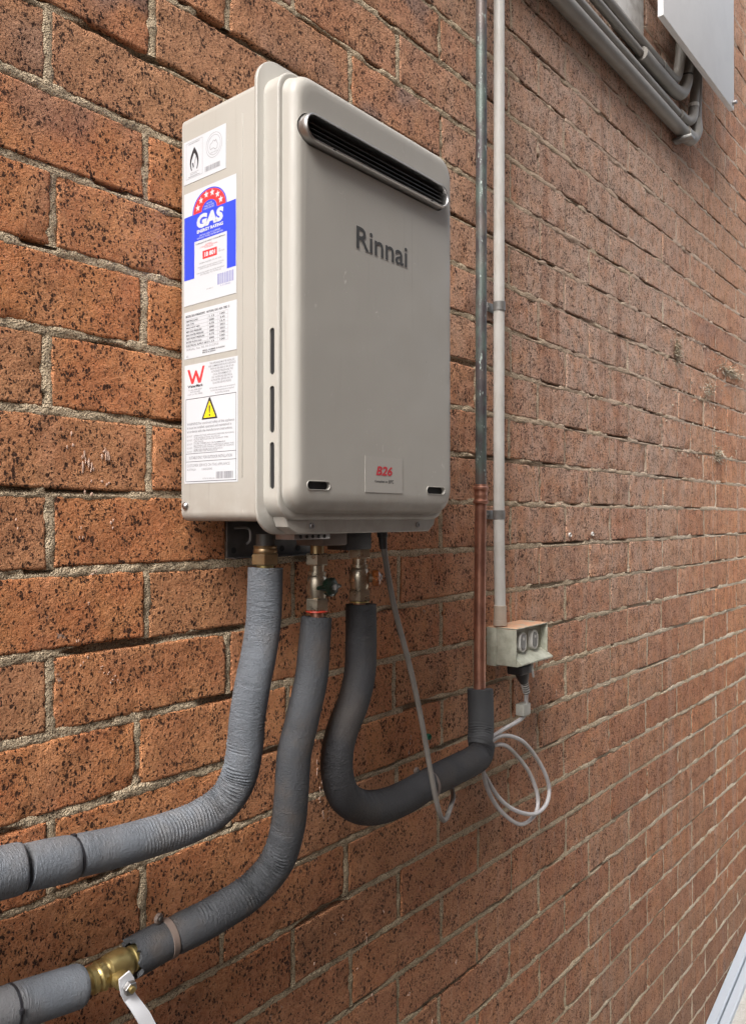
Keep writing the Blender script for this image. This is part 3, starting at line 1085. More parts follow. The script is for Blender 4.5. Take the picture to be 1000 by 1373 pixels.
# skirt under the cover with two screws
sk = []
for yy in (-.1535, -.1700, -.1715):
    e_ = .0015 if yy < -.171 else 0
    sk.append([(.602 + e_, yy, 1.6235), (.890 - e_, yy, 1.6235), (.884 - e_, yy, 1.6090), (.872 - e_, yy, 1.6005 + e_), (.624 + e_, yy, 1.6005 + e_), (.608 + e_, yy, 1.6090)])
mesh('skirt', sum(sk, []), [(i, (i + 1) % 6, 6 + (i + 1) % 6, 6 + i) for i in range(6)] + [(6 + i, 6 + (i + 1) % 6, 12 + (i + 1) % 6, 12 + i) for i in range(6)] + [(17, 16, 15, 14, 13, 12)][::-1], E, heater)
for sx in (.646, .846):
    s = lathe('screw', (sx, -.1714, 1.6095), (0, -1, 0), [(0, .0038), (.0016, .0038), (.0026, .003), (.0028, .0018), (.0016, .0016)], M['zinc'], heater, 18)
lathe('screw', (HX0 + .001, -.0215, 1.633), (-1, 0, 0), [(0, .0052), (.001, .0052), (.0032, .0045), (.0052, .0024), (.0055, .0005)], M['chrome'], heater, 18)

# mounting bracket and connection box below the case
br = box('mounting_bracket', (.642, -.030, 1.568), (.800, -.026, 1.6149), M['dark_zinc'], heater, .0012)
for bx in (.652, .735, .765):
    lathe('bracket_hole', (bx, -.0301, 1.578), (0, -1, 0), [(0, .004), (.0004, .004)], M['dark_hole'], br, 16)
tube('hook', [(.652, -.032, 1.606), (.668, -.036, 1.606), (.672, -.038, 1.602), (.672, -.038, 1.590), (.668, -.036, 1.586)], .0016, M['zinc'], br, .004, 8)
box('bracket_lip', (.642, -.045, 1.5681), (.800, -.0302, 1.5695), M['dark_zinc'], br, .0005)
box('connection_block', (.692, -.145, 1.585), (.737, -.100, 1.6146), M['pvc_bracket'], heater, .002)
box('plate_lip', (.640, -.150, 1.5935), (.700, -.118, 1.6010), M['zinc'], heater, .001)
for i in range(5):
    lathe('plate_hole', (.650 + i * .010, -.1501, 1.597), (0, -1, 0), [(0, .0022), (.0005, .0022)], M['dark_hole'], heater, 12)
box('junction_box', (.742, -.140, 1.578), (.790, -.105, 1.6146), M['plug'], heater, .002)

# Rinnai lettering, raised badge letters with a pale edge
FF_ = Frame((.6935, YF, 1.9315), (1, 0, 0), (0, 0, 1))
t = text('brand_lettering', FF_, 'Rinnai', .0005, .0005, .0975, .0270, .0006, M['badge'], heater, .012)
t2 = text('brand_outline', FF_, 'Rinnai', -.0004, -.0004, .0984, .0279, .0002, M['badge_rim'], heater, .034)

# B26 sticker
SB = Frame((.7099, YF, 1.6490), (1, 0, 0), (0, 0, 1))
st = box('model_sticker', (.7099, YF - .0005, 1.6490), (.7815, YF - .0001, 1.6918), simple('pale_sticker', (.41, .39, .355), .45), heater)
text('printed_text', SB, 'B26', .020, .0205, .051, .0320, .0007, M['wred'], st, .03, .22)
text('printed_text', SB, 'Complied to', .0175, .0115, .0415, .0150, .0007, M['black'], st, .015)
text('printed_text', SB, '50°C', .0435, .0115, .0535, .0160, .0007, M['black'], st, .02)

# side stickers -------------------------------------------------------------
def side_frame(v0):
    return Frame((HX0, 0, v0), (0, -1, 0), (0, 0, 1))      # u = distance out from the wall


SF = side_frame(0)


def sheet(name, u0, v0, u1, v1, label):
    o = box(name, (HX0 - .0004, -u1, v0), (HX0 - .00005, -u0, v1), M['sticker'], heater)
    o['label'] = label
    return o


H1, H2, H3 = .0005, .0006, .0007
# 1 certification sticker: flame with tick, round map seal, barcode
s1 = sheet('certification_sticker', .0170, 2.017, .0945, 2.0685, 'small white sticker with a flame mark and a round seal')
bx0, bx1, bz0, bz1 = .0215, .0525, 2.0225, 2.0655
def outline(u0, v0, u1, v1, t):
    return [rect(u0, v0, u1, v0 + t), rect(u0, v1 - t, u1, v1), rect(u0, v0 + t, u0 + t, v1 - t), rect(u1 - t, v0 + t, u1, v1 - t)]
flat('frame_line', SF, outline(bx0, bz0, bx1, bz1, .0003), H1, M['greyprint'], s1)
fcx, fz = .0370, 2.031
def flame(sc, ox=0, oz=0):
    pts = []
    for i in range(0, 25):
        t_ = i / 24
        pts.append((t_,))
    L = [(-.0055, 0), (-.0078, .006), (-.0080, .012), (-.0062, .018), (-.0030, .0235), (0, .0275)]
    Lc = catmull([(a, b, 0) for a, b in L], .0012)
    left = [(fcx + ox + a * sc, fz + oz + b * sc) for a, b, _ in Lc]
    right = [(2 * (fcx + ox) - a, b) for a, b in left[::-1]]
    return left, right
Lo, Ro = flame(1.0); Li, Ri = flame(.72, 0, .0005)
k_ = min(len(Lo), len(Li))
def band(a, b):
    n_ = 14
    A = [a[round(i * (len(a) - 1) / n_)] for i in range(n_ + 1)]
    B = [b[round(i * (len(b) - 1) / n_)] for i in range(n_ + 1)]
    return [[A[i], A[i + 1], B[i + 1], B[i]] for i in range(n_)]
flat('flame_mark', SF, band(Lo, Li) + band(Ro, Ri), H1, M['black'], s1)
flat('tick_mark', SF, [[(.0330, 2.0395), (.0348, 2.0405), (.0362, 2.0350), (.0350, 2.0330)], [(.0350, 2.0330), (.0362, 2.0350), (.0412, 2.0475), (.0405, 2.0478)]], H1, M['black'], s1)
text('printed_text', SF, 'CERTIFIED PRODUCT', .0265, 2.0628, .0475, 2.0640, H1, M['black'], s1)
text('printed_text', SF, 'AUSTRALIAN GAS\nASSOCIATION', .0290, 2.0262, .0455, 2.0290, H1, M['greyprint'], s1)
text('printed_text', SF, 'PRODUCT CERTIFICATION No', .0260, 2.0238, .0480, 2.0249, H1, M['black'], s1)
flat('seal_ring', SF, arc_band(.0735, 2.0500, .0140, .0144, 0, 360, 40) + arc_band(.0735, 2.0500, .0112, .0116, 0, 360, 40), H1, M['greyprint'], s1)
mapp = [(-.0075, -.001), (-.0065, .002), (-.003, .0035), (-.001, .0055), (.0015, .0045), (.002, .003), (.0035, .0055), (.0045, .003), (.0065, -.0005), (.0055, -.0045), (.0025, -.006), (-.0005, -.0035), (-.0035, -.0035), (-.0062, -.0045)]
mo = []
for i in range(len(mapp)):
    a_, b_ = Vector(mapp[i]), Vector(mapp[(i + 1) % len(mapp)])
    d_ = (b_ - a_).normalized(); nn_ = Vector((-d_.y, d_.x)) * .0003
    mo.append([(.0735 + q.x, 2.0500 + q.y) for q in (a_ - nn_, b_ - nn_, b_ + nn_, a_ + nn_)])
flat('map_outline', SF, mo, H1, M['greyprint'], s1)
text('printed_text', SF, 'CERTIFIED', .0665, 2.0412, .0800, 2.0424, H1, M['greyprint'], s1)
barcode('barcode', SF, .0570, 2.0225, .0845, 2.0285, H1, M['greyprint'], s1)

# 2 gas energy rating label
s2 = sheet('energy_rating_sticker', .0175, 1.8715, .1125, 2.0060, 'white and blue energy rating sticker with a red arc of six stars')
bl = [[(.0175 + .0008, 1.9020), (.0375, 1.9020), (.0375, 1.9775), (.0183, 1.9775)],
      [(.0375, 1.9450), (.0965, 1.9450), (.0965, 1.9775), (.0375, 1.9775)],
      [(.0965, 1.9020), (.1120, 1.9020), (.1120, 1.9775), (.0965, 1.9775)]]
flat('blue_panel', SF, bl, H1, M['blue'], s2)
AX, AZ = .0650, 1.9775
flat('blue_arc', SF, arc_band(AX, AZ, .0295, .0312, 0, 180, 32, .80), H1, M['blue'], s2)
flat('red_arc', SF, arc_band(AX, AZ, .0140, .0293, 0, 180, 32, .80), H1, M['red'], s2)
flat('blue_core', SF, arc_band(AX, AZ, .0001, .0138, 0, 180, 20, .80), H1, M['blue'], s2)
stars = []
for i in range(6):
    a_ = R(163 - 29.2 * i)
    stars.append(star(AX + .0218 * math.cos(a_), AZ + .0218 * .80 * math.sin(a_) + .0012, .0046, 0))
for st_ in stars:
    flat('printed_star', SF, [st_], H2, M['sticker'], s2)
text('printed_text', SF, 'THE MORE\nSTARS THE MORE\nENERGY EFFICIENT', .0555, 1.9785, .0745, 1.9858, H2, M['sticker'], s2, .0, align='CENTER')
text('printed_text', SF, 'GAS', .0420, 1.9590, .0905, 1.9752, H2, M['sticker'], s2, .06, .12)
text('printed_text', SF, 'ENERGY RATING', .0425, 1.9535, .0900, 1.9575, H2, M['sticker'], s2, .05)
text('printed_text', SF, 'USE THIS LABEL TO COMPARE\nDIFFERENT MODEL WATER HEATERS', .0430, 1.9465, .0895, 1.9512, H2, M['sticker'], s2, .0, align='CENTER')
text('printed_text', SF, 'COMPARATIVE ENERGY CONSUMPTION', .0400, 1.9405, .0935, 1.9420, H1, M['black'], s2, .01)
text('printed_text', SF, 'GAS ENERGY\nCONSUMPTION OF THIS MODEL\nWATER HEATER', .0480, 1.9335, .0800, 1.9385, H1, M['red'], s2, 0, align='CENTER')
flat('red_box', SF, [rect(.0530, 1.9215, .0790, 1.9310)], H1, M['red'], s2)
text('printed_text', SF, '18 801', .0565, 1.9235, .0760, 1.9290, H2, M['sticker'], s2, .05)
text('printed_text', SF, 'MJ\nPER YEAR', .0820, 1.9240, .0925, 1.9280, H1, M['greyprint'], s2)
text('printed_text', SF, 'WHEN TESTED TO AS 4552', .0470, 1.9165, .0870, 1.9182, H1, M['greyprint'], s2)
text('printed_text', SF, 'ACTUAL ENERGY USE AND RUNNING COSTS WILL\nDEPEND ON HOW THE APPLIANCE IS USED', .0440, 1.9100, .0915, 1.9138, H1, M['greyprint'], s2, align='CENTER')
text('printed_text', SF, 'STAR RATING BASED ON TESTED EFFICIENCY\nAND THE DAILY HOT WATER USE', .0420, 1.9030, .0925, 1.9070, H1, M['greyprint'], s2, align='CENTER')
bc = simple('print_violet', (.22, .23, .48), .4)
barcode('barcode', SF, .0800, 1.8865, .1080, 1.8990, H1, bc, s2)
text('printed_text', SF, '9 310820', .0850, 1.8840, .1030, 1.8855, H1, bc, s2)
text('printed_text', SF, 'AG 000117', .0600, 1.8845, .0725, 1.8858, H1, M['greyprint'], s2)

# 3 data plate
s3 = sheet('data_sticker', .0185, 1.8080, .1135, 1.8640, 'white data plate sticker with a printed table')
text('printed_text', SF, 'MODEL REU-VRM2632WG   NATURAL GAS  AGA  7082  G', .0215, 1.8572, .1010, 1.8600, H1, M['black'], s3, .02)
rows_ = ['HEATING LOAD', 'GAS TYPE', 'MAX INPUT MJ/h', 'MIN GAS PRESSURE', 'MAX WATER PRESSURE', 'TEST POINT PRESSURE', 'RATED FLOW L/min', 'ELECTRICAL SUPPLY 240 V']
flat('table_line', SF, [rect(.0215, 1.8550 - .0042 * i, .0985, 1.8552 - .0042 * i) for i in range(9)] +
     [rect(.0214, 1.8214, .0216, 1.8552), rect(.0620, 1.8214, .0622, 1.8552), rect(.0810, 1.8214, .0812, 1.8552), rect(.0985, 1.8214, .0987, 1.8552)], H1, M['greyprint'], s3)
for i, r_ in enumerate(rows_):
    z_ = 1.8517 - .0042 * i
    text('printed_text', SF, r_, .0225, z_, .0225 + .0018 * len(r_), z_ + .0022, H1, M['black'], s3, .02)
    text('printed_text', SF, random.choice(['1.13', '199.0', '0.75', '2000']), .0650, z_, .0740, z_ + .0022, H1, M['black'], s3, .02)
    text('printed_text', SF, random.choice(['15.4', '205.0', '2.65', '100']), .0845, z_, .0930, z_ + .0022, H1, M['black'], s3, .02)
text('printed_text', SF, 'SERIAL No 20.10-012355', .0225, 1.8176, .0820, 1.8200, H1, M['greyprint'], s3)
text('printed_text', SF, 'SERIAL NUMBER 2110-02361\nMADE IN JAPAN', .0530, 1.8105, .0930, 1.8152, H1, M['black'], s3, .02)
text('printed_text', SF, 'A5', .0225, 1.8095, .0262, 1.8122, H1, M['greyprint'], s3)

# 4 warning sticker
s4 = sheet('warning_sticker', .0190, 1.6595, .1155, 1.8005, 'tall white sticker with a red W mark above a yellow warning triangle')
wp = [(0, .0200), (.0042, .0200), (.0095, .0062), (.0150, .0178), (.0176, .0178), (.0230, .0062), (.0285, .0220), (.0325, .0225), (.0255, 0), (.0205, 0), (.0163, .0108), (.0118, 0), (.0078, 0)]
W4 = [(.0245 + a, 1.7775 + b * .86) for a, b in wp]
flat('w_mark', SF, [[W4[0], W4[12], W4[11], W4[2], W4[1]], [W4[2], W4[11], W4[10], W4[3]], [W4[3], W4[10], W4[4]], [W4[4], W4[10], W4[9], W4[5]], [W4[5], W4[9], W4[8], W4[7], W4[6]]], H1, M['red'], s4)
text('printed_text', SF, 'WaterMark', .0250, 1.7730, .0540, 1.7762, H1, M['black'], s4, .03)
text('printed_text', SF, 'To AS 3498-2009\nWM-021402\nAGA Lic No 20045', .0250, 1.7642, .0530, 1.7712, H1, M['greyprint'], s4, align='CENTER')
text('printed_text', SF, 'THIS APPLIANCE MUST BE INSTALLED\nAND COMMISSIONED IN ACCORDANCE\nWITH AS 3500 AND AS 5601 BY AN\nAUTHORISED PERSON AND THE\nLOCAL REQUIREMENTS OF\nGAS, WATER AND ELECTRICAL\nAUTHORITIES. SERVICE ONLY BY\nQUALIFIED SERVICE PEOPLE', .0640, 1.7728, .1120, 1.7988, H1, M['greyprint'], s4, .008, align='CENTER')
text('printed_text', SF, 'All hot water outlets must be tempered\nto limit the temperature as required\nby plumbing standards', .0660, 1.7615, .1110, 1.7700, H1, M['greyprint'], s4, align='CENTER')
flat('frame_line', SF, outline(.0215, 1.6615, .1130, 1.7600, .0006) + [rect(.0221, 1.6850, .1124, 1.6855), rect(.0221, 1.6945, .1124, 1.6950)], H1, M['black'], s4)
TX, TZ = .0660, 1.7335
flat('warning_border', SF, [[(TX - .0142, TZ), (TX + .0142, TZ), (TX + .0135, TZ + .0022), (TX + .0010, TZ + .0250), (TX - .0010, TZ + .0250), (TX - .0135, TZ + .0022)]], H1, M['black'], s4)
flat('warning_triangle', SF, [[(TX - .0108, TZ + .0020), (TX + .0108, TZ + .0020), (TX, TZ + .0213)]], H2, M['yellow'], s4)
flat('exclamation_mark', SF, [[(TX - .0008, TZ + .0070), (TX + .0008, TZ + .0070), (TX + .0014, TZ + .0158), (TX - .0014, TZ + .0158)],
                              [(TX + .0013 * math.cos(a), TZ + .0046 + .0013 * math.sin(a)) for a in [i * math.pi / 5 for i in range(10)]]], H3, M['black'], s4)
text('printed_text', SF, 'WARNING For continued safety of this appliance\nit must be installed, operated and maintained in\naccordance with the manufacturers instructions.', .0240, 1.7195, .1095, 1.7315, H1, M['greyprint'], s4, .008)
for i, (a_, b_) in enumerate((('DO NOT', 'OPERATE THIS APPLIANCE BEFORE READING\nTHE INSTRUCTION BOOKLET'), ('DO NOT', 'PLACE ARTICLES ON OR AGAINST THIS\nAPPLIANCE'),
                              ('DO NOT', 'STORE CHEMICALS OR FLAMMABLE\nMATERIALS OR SPRAY AEROSOLS NEAR THIS'), ('DO NOT', 'OPERATE WITH PANELS, COVERS OR GUARDS\nREMOVED FROM THIS APPLIANCE'))):
    z_ = 1.7145 - .0047 * i
    text('printed_text', SF, a_, .0240, z_ - .0001, .0340, z_ + .0019, H1, M['greyprint'], s4)
    text('printed_text', SF, b_, .0370, z_ - .0024, .0370 + (.072 if i != 1 else .062), z_ + .0019, H1, M['greyprint'], s4, .005)
text('printed_text', SF, 'DO NOT', .0240, 1.6962, .0340, 1.6980, H1, M['greyprint'], s4)
text('printed_text', SF, 'ENCLOSE THIS APPLIANCE', .0370, 1.6962, .0800, 1.6980, H1, M['greyprint'], s4)
text('printed_text', SF, 'SUITABLE ONLY FOR OUTDOOR INSTALLATION', .0280, 1.6880, .1060, 1.6915, H1, M['greyprint'], s4, .01)
text('printed_text', SF, 'CUSTOMER SERVICE ON THIS APPLIANCE', .0240, 1.6790, .1020, 1.6822, H1, M['greyprint'], s4)
text('printed_text', SF, 'AUSTRALIA', .0240, 1.6745, .0410, 1.6770, H1, M['greyprint'], s4)
text('printed_text', SF, '1300555545', .0520, 1.6745, .0710, 1.6770, H1, M['greyprint'], s4)
text('printed_text', SF, 'RTM 02 REU A1', .0540, 1.6640, .0750, 1.6655, H1, M['greyprint'], s4)
barcode('barcode', SF, .0780, 1.6640, .1080, 1.6720, H1, M['greyprint'], s4)

# ------------------------------------------------------------------ left insulated pipe
def nut(name, base, axis, r, h, mat, parent):
    return lathe(name, base, axis, [(0, r * .93), (h * .1, r), (h * .9, r), (h, r * .93)], mat, parent, sides=6)


p1 = empty('insulated_pipe', (.641, -.1, 1.559), 'pale grey foam lagged pipe curving from under the heater out to the left', 'pipe', None)
PX, PY = .643, -.098
lathe('tail', (PX, PY, 1.5995), (0, 0, -1), [(0, .011), (.014, .011)], M['dark_metal'], p1)
lathe('union', (PX, PY, 1.5860), (0, 0, -1), [(0, .0135), (.001, .0142), (.0035, .0134), (.005, .0142), (.0085, .0142), (.0095, .0135)], M['brass_dull'], p1)
nut('nut', (PX, PY, 1.5765), (0, 0, -1), .0172, .0135, M['brass_dull'], p1)
lathe('tail', (PX, PY, 1.5630), (0, 0, -1), [(0, .0100), (.012, .0100)], M['brass'], p1)
I1 = [(0.6415, -0.100, 1.5595, 0.0205), (0.6403, -0.100, 1.5256, 0.0208), (0.6380, -0.100, 1.4933, 0.0208), (0.6319, -0.099, 1.4579, 0.0209), (0.6256, -0.097, 1.4289, 0.0210), (0.6200, -0.093, 1.3858, 0.0212), (0.6199, -0.088, 1.3475, 0.0213), (0.6165, -0.080, 1.3118, 0.0214), (0.5984, -0.071, 1.2850, 0.0215), (0.5640, -0.063, 1.2724, 0.0214), (0.5203, -0.057, 1.2699, 0.0212), (0.4671, -0.054, 1.2722, 0.0211), (0.4342, -0.052, 1.2754, 0.0213), (0.4260, -0.052, 1.2758, 0.0206)]
tube('insulation', I1, .024, M['foam'], p1, .0010, 40, wrinkle=.0011, wl=.0042, wr=(.15, .40), hollow=.42, rag=.001)
I1b = [(0.4254, -0.052, 1.2760, 0.0182), (0.4236, -0.052, 1.2758, 0.0208), (0.4164, -0.052, 1.2767, 0.0226), (0.3950, -0.051, 1.2791, 0.0228), (0.3755, -0.051, 1.2820, 0.0220)]
tube('insulation', I1b, .025, M['foam'], p1, .0016, 40, hollow=.4)
I1c = [(0.3755, -0.051, 1.2828, 0.0206), (0.3701, -0.050, 1.2829, 0.0238), (0.3515, -0.050, 1.2843, 0.0242), (0.3111, -0.050, 1.2867, 0.0242), (.18, -.05, 1.293, .0242), (-.1, -.05, 1.305, .0242)]
tube('insulation', I1c, .026, M['foam'], p1, .003, 40, hollow=.4)
lathe('cable_tie', (.4272, -.0520, 1.2758), (-1, .0, .03), [(0, .0200), (.0003, .0210), (.0026, .0210), (.0029, .0200)], M['tie'], p1, 36)
box('tie_head', (.4232, -.0545, 1.2955), (.4279, -.0490, 1.2990), M['tie'], p1, .0006)

# ------------------------------------------------------------------ middle insulated pipe with green valve and brass ball valve
p2 = empty('insulated_pipe', (.707, -.12, 1.57), 'grey foam lagged pipe, coloured as in shade, from the green handled valve down to the brass lever valve', 'pipe')
VX, VY = .7085, -.120
def valve(parent, vx, vy, ztop, hmat, hcol_dir, lower_red):
    z = ztop
    lathe('tail', (vx, vy, z), (0, 0, -1), [(0, .0085), (.010, .0085)], M['brass_dull'], parent)
    nut('nut', (vx, vy, z - .010), (0, 0, -1), .0150, .0145, M['nickel'], parent)
    lathe('collar', (vx, vy, z - .0245), (0, 0, -1), [(0, .0088), (.008, .0088), (.0082, .0112), (.0122, .0112)], M['nickel'], parent)
    body = lathe('valve_body', (vx, vy, z - .0367), (0, 0, -1), [(0, .0098), (.003, .0118), (.010, .0132), (.018, .0132), (.026, .0118), (.0285, .011)], M['nickel'], parent)
    nut('nut', (vx, vy, z - .0652), (0, 0, -1), .0150, .0150, M['nickel'], parent)
    if lower_red:
        lathe('seal_ring', (vx, vy, z - .0802), (0, 0, -1), [(0, .0138), (.0012, .0142), (.0020, .0136)], M['redring'], parent)
    else:
        lathe('seal_ring', (vx, vy, z - .0802), (0, 0, -1), [(0, .0125), (.0020, .0125)], M['brass'], parent)
    lathe('tail', (vx, vy, z - .0822), (0, 0, -1), [(0, .0082), (.016, .0082)], M['copper'], parent)
    # handle: stem, hub and two wings
    d = Vector(hcol_dir).normalized()
    hb = Vector((vx, vy, z - .0515))
    lathe('stem', hb + d * .010, d, [(0, .0055), (.010, .0055)], M['nickel'], parent, 16)
    hub = lathe('handle', hb + d * .0165, d, [(0, .0085), (.002, .0115), (.008, .0115), (.0105, .0085), (.0108, .0050)], hmat, parent, 24)
    side = Vector((0, 0, 1)).cross(d).normalized()
    for sgn in (1, -1):
        c0 = hb + d * .0215 + side * sgn * .006
        c1 = hb + d * .0195 + side * sgn * .021
        tube('wing', [(*c0, .0050), (*(c0.lerp(c1, .55)), .0036), (*c1, .0022)], .004, hmat, hub, .003, 12)
    lathe('handle_nut', hb + d * .0268, d, [(0, .0042), (.0022, .0042), (.0030, .0032)], M['chrome'], hub, sides=6)


valve(p2, VX, VY, 1.585, M['green'], (.05, -1, .05), True)
I2 = [(0.7078, -0.120, 1.4965, 0.0190), (0.7032, -0.120, 1.4580, 0.0198), (0.6980, -0.120, 1.4205, 0.0202), (0.6836, -0.119, 1.3740, 0.0205), (0.6735, -0.116, 1.3349, 0.0207), (0.6725, -0.112, 1.2845, 0.0208), (0.6726, -0.105, 1.2423, 0.0210), (0.6653, -0.093, 1.2013, 0.0212), (0.6369, -0.078, 1.1719, 0.0212), (0.5887, -0.067, 1.1577, 0.0213), (0.5511, -0.060, 1.1523, 0.0212), (0.5425, -0.058, 1.1510, 0.0200)]
tube('insulation', I2, .024, M['foam_shade'], p2, .0016, 40, wrinkle=.0011, wl=.0044, wr=(.24, .50), hollow=.42, rag=.0008)
I2b = [(0.5415, -0.058, 1.1514, 0.0195), (0.5323, -0.057, 1.1506, 0.0208), (0.5124, -0.055, 1.1483, 0.0212), (0.4925, -0.054, 1.1465, 0.0210)]
tube('insulation', I2b, .024, M['foam_shade'], p2, .0016, 40, hollow=.76, rag=.0040)
# saddle clip round the lagging
lathe('pipe_clip', (.5385, -.0578, 1.1512), (-1, .08, -.06), [(0, .0208), (.0004, .0216), (.0072, .0216), (.0076, .0208)], M['pvc_bracket'], p2, 36)
cl = lathe('clip_ear', (.5240, -.0540, 1.1765), (.25, -1, 0), [(0, .0058), (.0030, .0058), (.0040, .0050)], M['pvc_bracket'], p2, 20)
lathe('clip_screw', (.5250, -.0581, 1.1765), (.25, -1, 0), [(0, .0028), (.0012, .0026), (.0016, .0012)], M['dark_metal'], cl, 14)
# brass ball valve with steel lever
ax = Vector((-1, .0, -.035)).normalized()
vb0 = Vector((.5010, -.0530, 1.1452))
lathe('copper_stub', vb0 + Vector((.02, 0, .001)), ax, [(0, .0100), (.022, .0100)], M['copper'], p2)
lathe('ball_valve', vb0, ax, [(0, .0120), (.003, .0135), (.009, .0135), (.010, .0122), (.0130, .0122), (.0145, .0150), (.020, .0168), (.034, .0168), (.038, .0160), (.0395, .0135), (.0415, .0128), (.0430, .0146), (.0490, .0146), (.0500, .0128), (.052, .0118), (.0535, .0138), (.058, .0138), (.0595, .0115), (.072, .0112)], M['brass'], p2, 32)
nut('nut', vb0 + ax * .0440, ax, .0160, .0040, M['brass'], p2)
bon = vb0 + ax * .0335
lathe('bonnet', bon + Vector((0, -.012, -.003)), (0, -1, -.12), [(0, .0088), (.010, .0088), (.011, .0070), (.016, .0065)], M['brass'], p2, 20)
hb = bon + Vector((0, -.0285, -.0055))
nut('handle_nut', hb + Vector((0, -.0030, 0)), (0, -1, -.12), .0072, .0062, M['chrome'], p2)
lathe('spindle', hb + Vector((0, -.0090, -.0005)), (0, -1, -.12), [(0, .0034), (.0026, .0034), (.003, .0026)], M['brass'], p2, 16)
# lever: folded steel strip
bm = bmesh.new()
def strip_lever(path, width, th, up):
    secs = []
    for i, (p_, w_) in enumerate(path):
        p_ = Vector(p_)
        a_ = Vector(path[max(0, i - 1)][0]); b_ = Vector(path[min(len(path) - 1, i + 1)][0])
        t_ = (b_ - a_).normalized()
        s_ = t_.cross(Vector(up)).normalized()
        n_ = s_.cross(t_).normalized()
        secs.append([bm.verts.new(p_ + s_ * w_ / 2 * q + n_ * th / 2 * e) for q, e in ((-1, -1), (1, -1), (1, 1), (-1, 1))])
    for a_, b_ in zip(secs, secs[1:]):
        for k in range(4):
            bm.faces.new((a_[k], a_[(k + 1) % 4], b_[(k + 1) % 4], b_[k]))
    bm.faces.new(secs[0]); bm.faces.new(secs[-1])
hx, hy, hz = hb
strip_lever([((hx - .0035, hy - .0010, hz + .0125), .0125), ((hx - .0010, hy - .0014, hz + .004), .0165), ((hx + .0010, hy - .0014, hz - .005), .0165), ((hx + .0028, hy - .0012, hz - .0130), .0125),
             ((hx + .0060, hy - .0060, hz - .0200), .0125), ((hx + .0120, hy - .0120, hz - .0330), .0140), ((hx + .0330, hy - .0190, hz - .0830), .0150), ((hx + .0450, hy - .0210, hz - .1100), .0140)], .0, .0022, (0, -1, 0))
lev_o = bmobj('lever', bm, M['lever'], p2, 30)
tube('insulation', [(.4335, -.052, 1.1432, .0192), (.4300, -.052, 1.1436, .0210), (.3883, -.050, 1.1489, .0212), (.3519, -.050, 1.1540, .0212), (.3115, -.050, 1.1580, .0212), (.15, -.05, 1.165, .0212), (-.1, -.05, 1.17, .0212)], .024, M['foam'], p2, .003, 40, hollow=.42)
lathe('cable_tie', (.3640, -.0500, 1.1525), (-1, 0, .1), [(0, .0206), (.0003, .0218), (.0026, .0218), (.0029, .0206)], M['tie'], p2, 36)
box('tie_head', (.3600, -.0745, 1.1560), (.3645, -.0705, 1.1605), M['tie'], p2, .0006)

# ------------------------------------------------------------------ right insulated pipe with orange valve
p3 = empty('insulated_pipe', (.786, -.125, 1.58), 'grey foam lagged pipe, coloured as in shade, looping from orange handled valve across to copper riser', 'pipe')
valve(p3, .7860, -.122, 1.5905, M['orange'], (.75, -.66, .05), False)
I3 = [(0.7862, -0.1245, 1.5060, 0.0200), (0.7859, -0.125, 1.4577, 0.0204), (0.7829, -0.125, 1.4145, 0.0206), (0.7708, -0.124, 1.3798, 0.0207), (0.7550, -0.122, 1.3524, 0.0207), (0.7465, -0.120, 1.3253, 0.0207), (0.7475, -0.118, 1.2941, 0.0208), (0.7633, -0.114, 1.2626, 0.0213), (0.7966, -0.108, 1.2375, 0.0222), (0.8366, -0.103, 1.2222, 0.0230), (0.8839, -0.098, 1.2141, 0.0232), (0.9342, -0.093, 1.2121, 0.0232), (0.9693, -0.089, 1.2130, 0.0228), (0.9854, -0.087, 1.2141, 0.0210)]
tube('insulation', I3, .024, M['foam_deep_shade'], p3, .0016, 40, wrinkle=.0007, wl=.0044, wr=(.20, .36), hollow=.42)
I3b = [(0.9868, -0.087, 1.2136, 0.0205), (0.9966, -0.086, 1.2133, 0.0222), (1.0581, -0.080, 1.2118, 0.0232), (1.1258, -0.073, 1.2099, 0.0234), (1.1615, -0.068, 1.2116, 0.0232), (1.1839, -0.063, 1.2265, 0.0205)]
tube('insulation', I3b, .025, M['foam_deep_shade'], p3, .0016, 40, wrinkle=.0008, wl=.0050, wr=(.14, .25), hollow=.42)
I3c = [(1.1700, -0.062, 1.2237, 0.0185), (1.1770, -0.060, 1.2330, 0.0218), (1.1865, -0.056, 1.2533, 0.0226), (1.1925, -0.052, 1.2840, 0.0226), (1.1955, -0.049, 1.3168, 0.0228)]
tube('insulation', I3c, .024, simple('charcoal_foam', (.048, .050, .054), .75, bump=.0005, bscale=900), p3, .0016, 36, wrinkle=.0007, wl=.0055, wr=(0, .05), rag=.0012, hollow=.45)
lathe('pipe_clip', (.9875, -.0868, 1.2110), (-1, -.06, .02), [(0, .0222), (.0004, .0232), (.0066, .0232), (.0070, .0222)], M['pvc_bracket'], p3, 36)
cl = lathe('clip_ear', (.9645, -.080, 1.2360), (.1, -1, 0), [(0, .0060), (.0030, .0060), (.0038, .0052)], M['pvc_bracket'], p3, 20)
lathe('clip_screw', (.9648, -.0838, 1.2360), (.1, -1, 0), [(0, .0026), (.0012, .0024), (.0016, .001)], M['dark_metal'], cl, 14)

